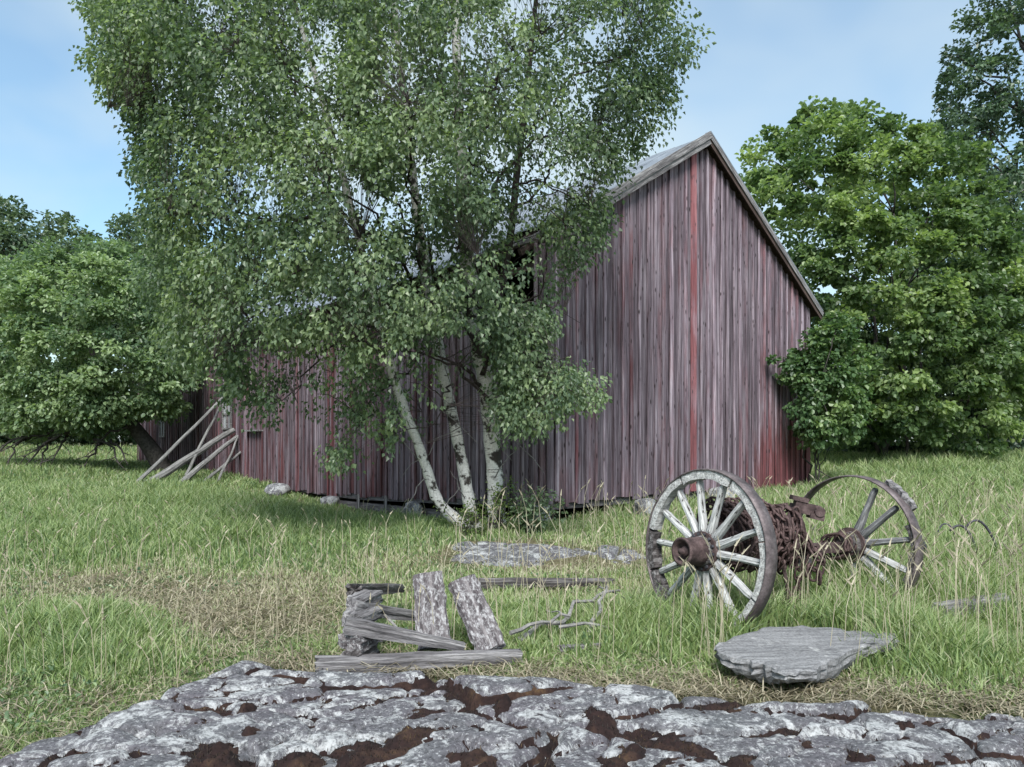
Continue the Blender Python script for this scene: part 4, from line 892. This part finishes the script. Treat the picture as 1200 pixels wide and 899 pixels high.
leafy('undergrowth', 'dark undergrowth at the meadow edge behind the hazel bush', 'undergrowth', [(930, 500), (980, 365), (1040, 330), (1110, 335), (1230, 440), (1260, 530), (1180, 541), (1000, 541), (940, 535)], 29.5, 2.0, 560, .6, 70, .16, 'aspen_leaf', P(1090, 541, 29.5), 5, 40, .35, 53, 8, .32, None, .8, False, .5, .05, .2)
leafy('undergrowth', 'low green bushes at the far meadow edge on the left', 'undergrowth', [(-200, 520), (-180, 480), (-60, 470), (80, 480), (170, 470), (180, 518), (60, 521), (-150, 521)], 47, 3.0, 460, .9, 70, .28, 'far_leaf', P(0, 522, 47), 5, 40, .35, 59, 4, .6, None, .8, False, .5, .05, .2)
# dead grey branch in the grass right of the leaning slab
m = MB(); q = limb(m, P(606, 752, 5.3), P(726, 692, 6.2), .022, .009, .05, 9, 6)
for k, (x, y, Y) in ((3, (690, 738, 6)), (4, (640, 715, 6.1)), (6, (708, 735, 6.2)), (7, (740, 700, 6.5)), (5, (700, 720, 6.2)), (8, (700, 690, 6.5))): limb(m, q[k], P(x, y, Y), .010, .004, .04, 5, 5)
o = m.build('dead_branch', M['dead'], world=Matrix()); tag(o, 'dead grey branch lying in the grass right of the leaning slab', 'branch')

for k, (x0, y0, Y0, x1, y1, Y1, r_, lb) in enumerate(((598, 742, 5.2, 668, 722, 5.5, .016, 'thin grey stick slanting up right beside the leaning slab'), (655, 735, 5.4, 748, 742, 5.6, .014, 'thin pale stick lying level in the grass left of the front wheel'),
        (690, 742, 5.5, 712, 688, 5.9, .018, 'short broken stick standing up in the grass left of the front wheel'), (430, 716, 5.3, 480, 742, 5.1, .013, 'splinter lying across the rails of the crib'))):
    m = MB(); limb(m, P(x0, y0, Y0), P(x1, y1, Y1), r_, r_*.6, .04, 6, 6); tag(m.build('stick', M['dead']), lb, 'stick')
# ------------------------------------------------------------------ grass
def cand(n, Y0, Y1):
    Y = Y0*np.exp(rng.random(n)*math.log(Y1/Y0)); X = (rng.random(n)*2-1)*(.80*Y+.9); return X, Y
def to_px(X, Y, Z): return 600+F*X/Y, HY+F*(H-Z)/Y
def in_poly_w(X, Y, pts): return poly_inside(X, Y, pts)[0]
barn_foot = [tuple(BC.xy+Vector((0, 0)))]+[tuple((BC+gd*GW).xy), tuple((BC+gd*GW+sd*SL).xy), tuple((BC+sd*SL).xy)]
n0 = 650000; X, Y = cand(n0, 3.3, 46); Z = gz(X, Y); px, py = to_px(X, Y, Z)
rk_ = rock_top(X, Y); bare = np.zeros(n0); nmm = fbm(X*5, Y*4, 99)
e = back_edge(X)-Y; bare = np.maximum(bare, sstep(e, .0, .26))
for (cx, cy, rx, ry) in OUT: bare = np.maximum(bare, (.55+.40*(nmm > -.05))*sstep(1.1-((X-cx)/rx)**2-((Y-cy)/ry)**2-.4*fbm(X*2, Y*2, 62), 0, .4))
bare = np.where(in_poly_w(X, Y, barn_foot), 1, bare)
nn = fbm(X*.9, Y*.55, 71); nm = fbm(X*2.6, Y*1.6, 73)
def blob(x, y, rx, ry): return np.exp(-(((px-x)/rx)**2+((py-y)/ry)**2))
dry = np.clip(1.25*blob(270, 703, 140, 30)+.8*blob(80, 690, 130, 20)+.55*blob(330, 740, 110, 30)+.75*blob(600, 655, 170, 20)+.45*blob(640, 705, 110, 24)+.5*blob(90, 825, 120, 22)+.45*sstep(py, 775, 820)*(px > 560)+.35*blob(720, 660, 90, 40)+.5*nn+.55*nm-.05, 0, 1)
tall = np.clip(.9*blob(210, 610, 280, 42)+.9*blob(1060, 640, 200, 110)+.7*blob(90, 765, 120, 34)+.85*blob(1080, 770, 150, 50)+.7*np.exp(-((X-1.62)**2+(Y-5.75)**2)/.35)+.7*np.exp(-((X-3.2)**2+(Y-6.7)**2)/.5)+.4*blob(700, 740, 120, 40)+.5*blob(640, 600, 260, 14)+.3*nm+.4*sstep(300/np.maximum(py-HY, 1), 5, 10), 0, 1)*(1-.75*dry)
sc_ = (X-BC.x)*sd.x+(Y-BC.y)*sd.y; oc_ = (X-BC.x)*sn.x+(Y-BC.y)*sn.y; tall = tall*(1-.85*np.exp(-(((X-3.55)/.6)**2+((Y-5.55)/.6)**2))); tall = tall*(1-.8*np.exp(-(((X-1.75)/.65)**2+((Y-4.45)/.5)**2))); tall = tall*(1-.95*sstep(2.6-oc_, 0, 1.2)*(oc_ > -.5)*(sc_ > -1)*(sc_ < 12.5)); green = np.clip(1-dry, 0, 1)
SLP = [tuple(PZ(a_, b_, .15).xy) for a_, b_ in ((850, 752), (900, 735), (1040, 745), (1000, 762), (940, 790), (850, 775))]
bare = np.where(in_poly_w(X, Y, SLP), 1, bare)
keep = rng.random(n0) > bare; keep &= rng.random(n0) < (.40+.60*np.maximum(green, tall))*(.45+.85*noise2(X*3.2, Y*2.2, 83))
X, Y, Z, dry, tall, nm, px = [a[keep] for a in (X, Y, Z, dry, tall, nm, px)]; n1 = len(X)
Z = np.maximum(Z, np.where(rock_top(X, Y) > -5, np.minimum(rock_top(X, Y), Z+.15), Z))
isdry = rng.random(n1) < np.clip(dry*.8+.08, 0, 1)
hgt = (.13+.46*tall+.06*nm)*(1-.45*np.clip(dry*1.3, 0, 1))*rng.uniform(.5, 1.25, n1)*np.where(isdry, .85, 1)*np.clip(.62+.38*sstep(Y, 4, 8), 0, 1)
wd = .0039*(1+Y/6)*rng.uniform(.7, 1.3, n1)*np.where(isdry, .8, 1)
an = rng.uniform(0, 2*math.pi, n1); ld = np.stack([np.cos(an), np.sin(an), 0*an], 1); lean = rng.uniform(.08, .75, n1)[:, None]*hgt[:, None]
wa = rng.uniform(0, 2*math.pi, n1); wv = np.stack([np.cos(wa), np.sin(wa)*.5, 0*wa], 1)*wd[:, None]
b = np.stack([X, Y, Z-.02], 1); up = np.array([[0, 0, 1.]])
mid = b+up*(hgt*.6)[:, None]+ld*lean*.32; top = b+up*(hgt*rng.uniform(.75, 1.0, n1))[:, None]+ld*lean
V = np.stack([b-wv, b+wv, mid+wv*.75, mid-wv*.75, top], 1).reshape(-1, 3); i = np.arange(n1)[:, None]*5
Fc = np.concatenate([i+[[0, 1, 2]], i+[[0, 2, 3]], i+[[3, 2, 4]]])
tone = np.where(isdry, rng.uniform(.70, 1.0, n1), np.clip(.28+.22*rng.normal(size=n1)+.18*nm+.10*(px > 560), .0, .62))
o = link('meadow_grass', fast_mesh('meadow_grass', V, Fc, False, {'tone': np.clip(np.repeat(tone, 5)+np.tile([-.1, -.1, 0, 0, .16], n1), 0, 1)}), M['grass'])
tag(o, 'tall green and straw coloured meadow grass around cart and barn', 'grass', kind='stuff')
# dead straw lying flat at the rock edge and on the dry patches
n2 = 110000; X, Y = cand(n2, 3.2, 12); e = back_edge(X)-Y; px, py = to_px(X, Y, gz(X, Y))
p_ = np.maximum(np.exp(-((e-.02)/.26)**2)*(X > -2.2)*.8, .8*np.exp(-(((px-260)/150)**2+((py-715)/45)**2)))+.18
ok = (rng.random(n2) < p_) & (e < .35); X, Y = X[ok], Y[ok]; n2 = len(X); rt = rock_top(X, Y); z = np.maximum(gz(X, Y), rt)+.012+.03*rng.random(n2)
an = rng.uniform(0, 2*math.pi, n2); L = rng.uniform(.06, .24, n2); d = np.stack([np.cos(an)*L, np.sin(an)*L, rng.normal(size=n2)*.03], 1); s_ = np.stack([-np.sin(an), np.cos(an), 0*an], 1)*(.0022*(1+Y/8))[:, None]; b = np.stack([X, Y, z], 1)
V = np.stack([b-s_, b+s_, b+d*.5+s_+[0, 0, .02], b+d*.5-s_+[0, 0, .02], b+d], 1).reshape(-1, 3); i = np.arange(n2)[:, None]*5
o = link('dead_straw', fast_mesh('dead_straw', V, np.concatenate([i+[[0, 1, 2]], i+[[0, 2, 3]], i+[[3, 2, 4]]]), False, {'tone': np.repeat(rng.random(n2), 5)}), M['straw'])
tag(o, 'pale dead straw lying along the back edge of the bedrock', 'straw', kind='stuff')
# seed stalks
n3 = 2600; X, Y = cand(n3, 4.6, 16); px, py = to_px(X, Y, gz(X, Y)); e = back_edge(X)-Y
ok = (e < -.1) & ~in_poly_w(X, Y, barn_foot) & ~in_poly_w(X, Y, SLP) & ((px > 820) | (rng.random(n3) < .35)); X, Y = X[ok], Y[ok]; n3 = len(X); Z = gz(X, Y); hh = rng.uniform(.4, .75, n3)*np.where(px[ok] < 560, .75, 1.12); an = rng.uniform(0, 6.28, n3)
A = np.stack([X, Y, Z], 1); dv = np.stack([np.cos(an)*.14, np.sin(an)*.14, 0*an], 1)*hh[:, None]; B_ = A+dv*.5+np.stack([0*X, 0*X, hh*.7], 1); D_ = A+dv*1.6+np.stack([0*X, 0*X, hh], 1); E_ = D_+dv*.5+np.stack([0*X, 0*X, .04*hh], 1)
rr = .0014*(1+Y/7)
o = link('seed_stalks', twig_mesh('seed_stalks', np.concatenate([A, B_, B_+(D_-B_)*.82]), np.concatenate([B_, D_, E_]), np.concatenate([rr, rr, rr*3.2]), np.concatenate([rr, rr*.7, rr*.6]), .9), M['straw'])
tag(o, 'thin pale grass stalks with seed heads standing above the meadow', 'grass', kind='stuff')
# low broad leaved weeds between the grass
n4 = 900; X, Y = cand(n4, 3.6, 14); e = back_edge(X)-Y; ok = (e < -.35) & (np.hypot(X-1.8, Y-4.4) > 1.5) & ~in_poly_w(X, Y, SLP) & ~in_poly_w(X, Y, barn_foot) & (fbm(X*1.3, Y, 131) > .05)
cw = np.stack([X[ok], Y[ok], gz(X[ok], Y[ok])+.06], 1); a = clump_leaves(cw, rng.uniform(.05, .12, len(cw)), 7, .035, .1, (0, 8, -3), .5+.2*rng.normal(size=len(cw)), .8)
tag(link('meadow_weeds', leaf_mesh('meadow_weeds', *a, rnd=True), M['apple_leaf']), 'low broad leaved weeds scattered through the grass', 'weeds', kind='stuff')
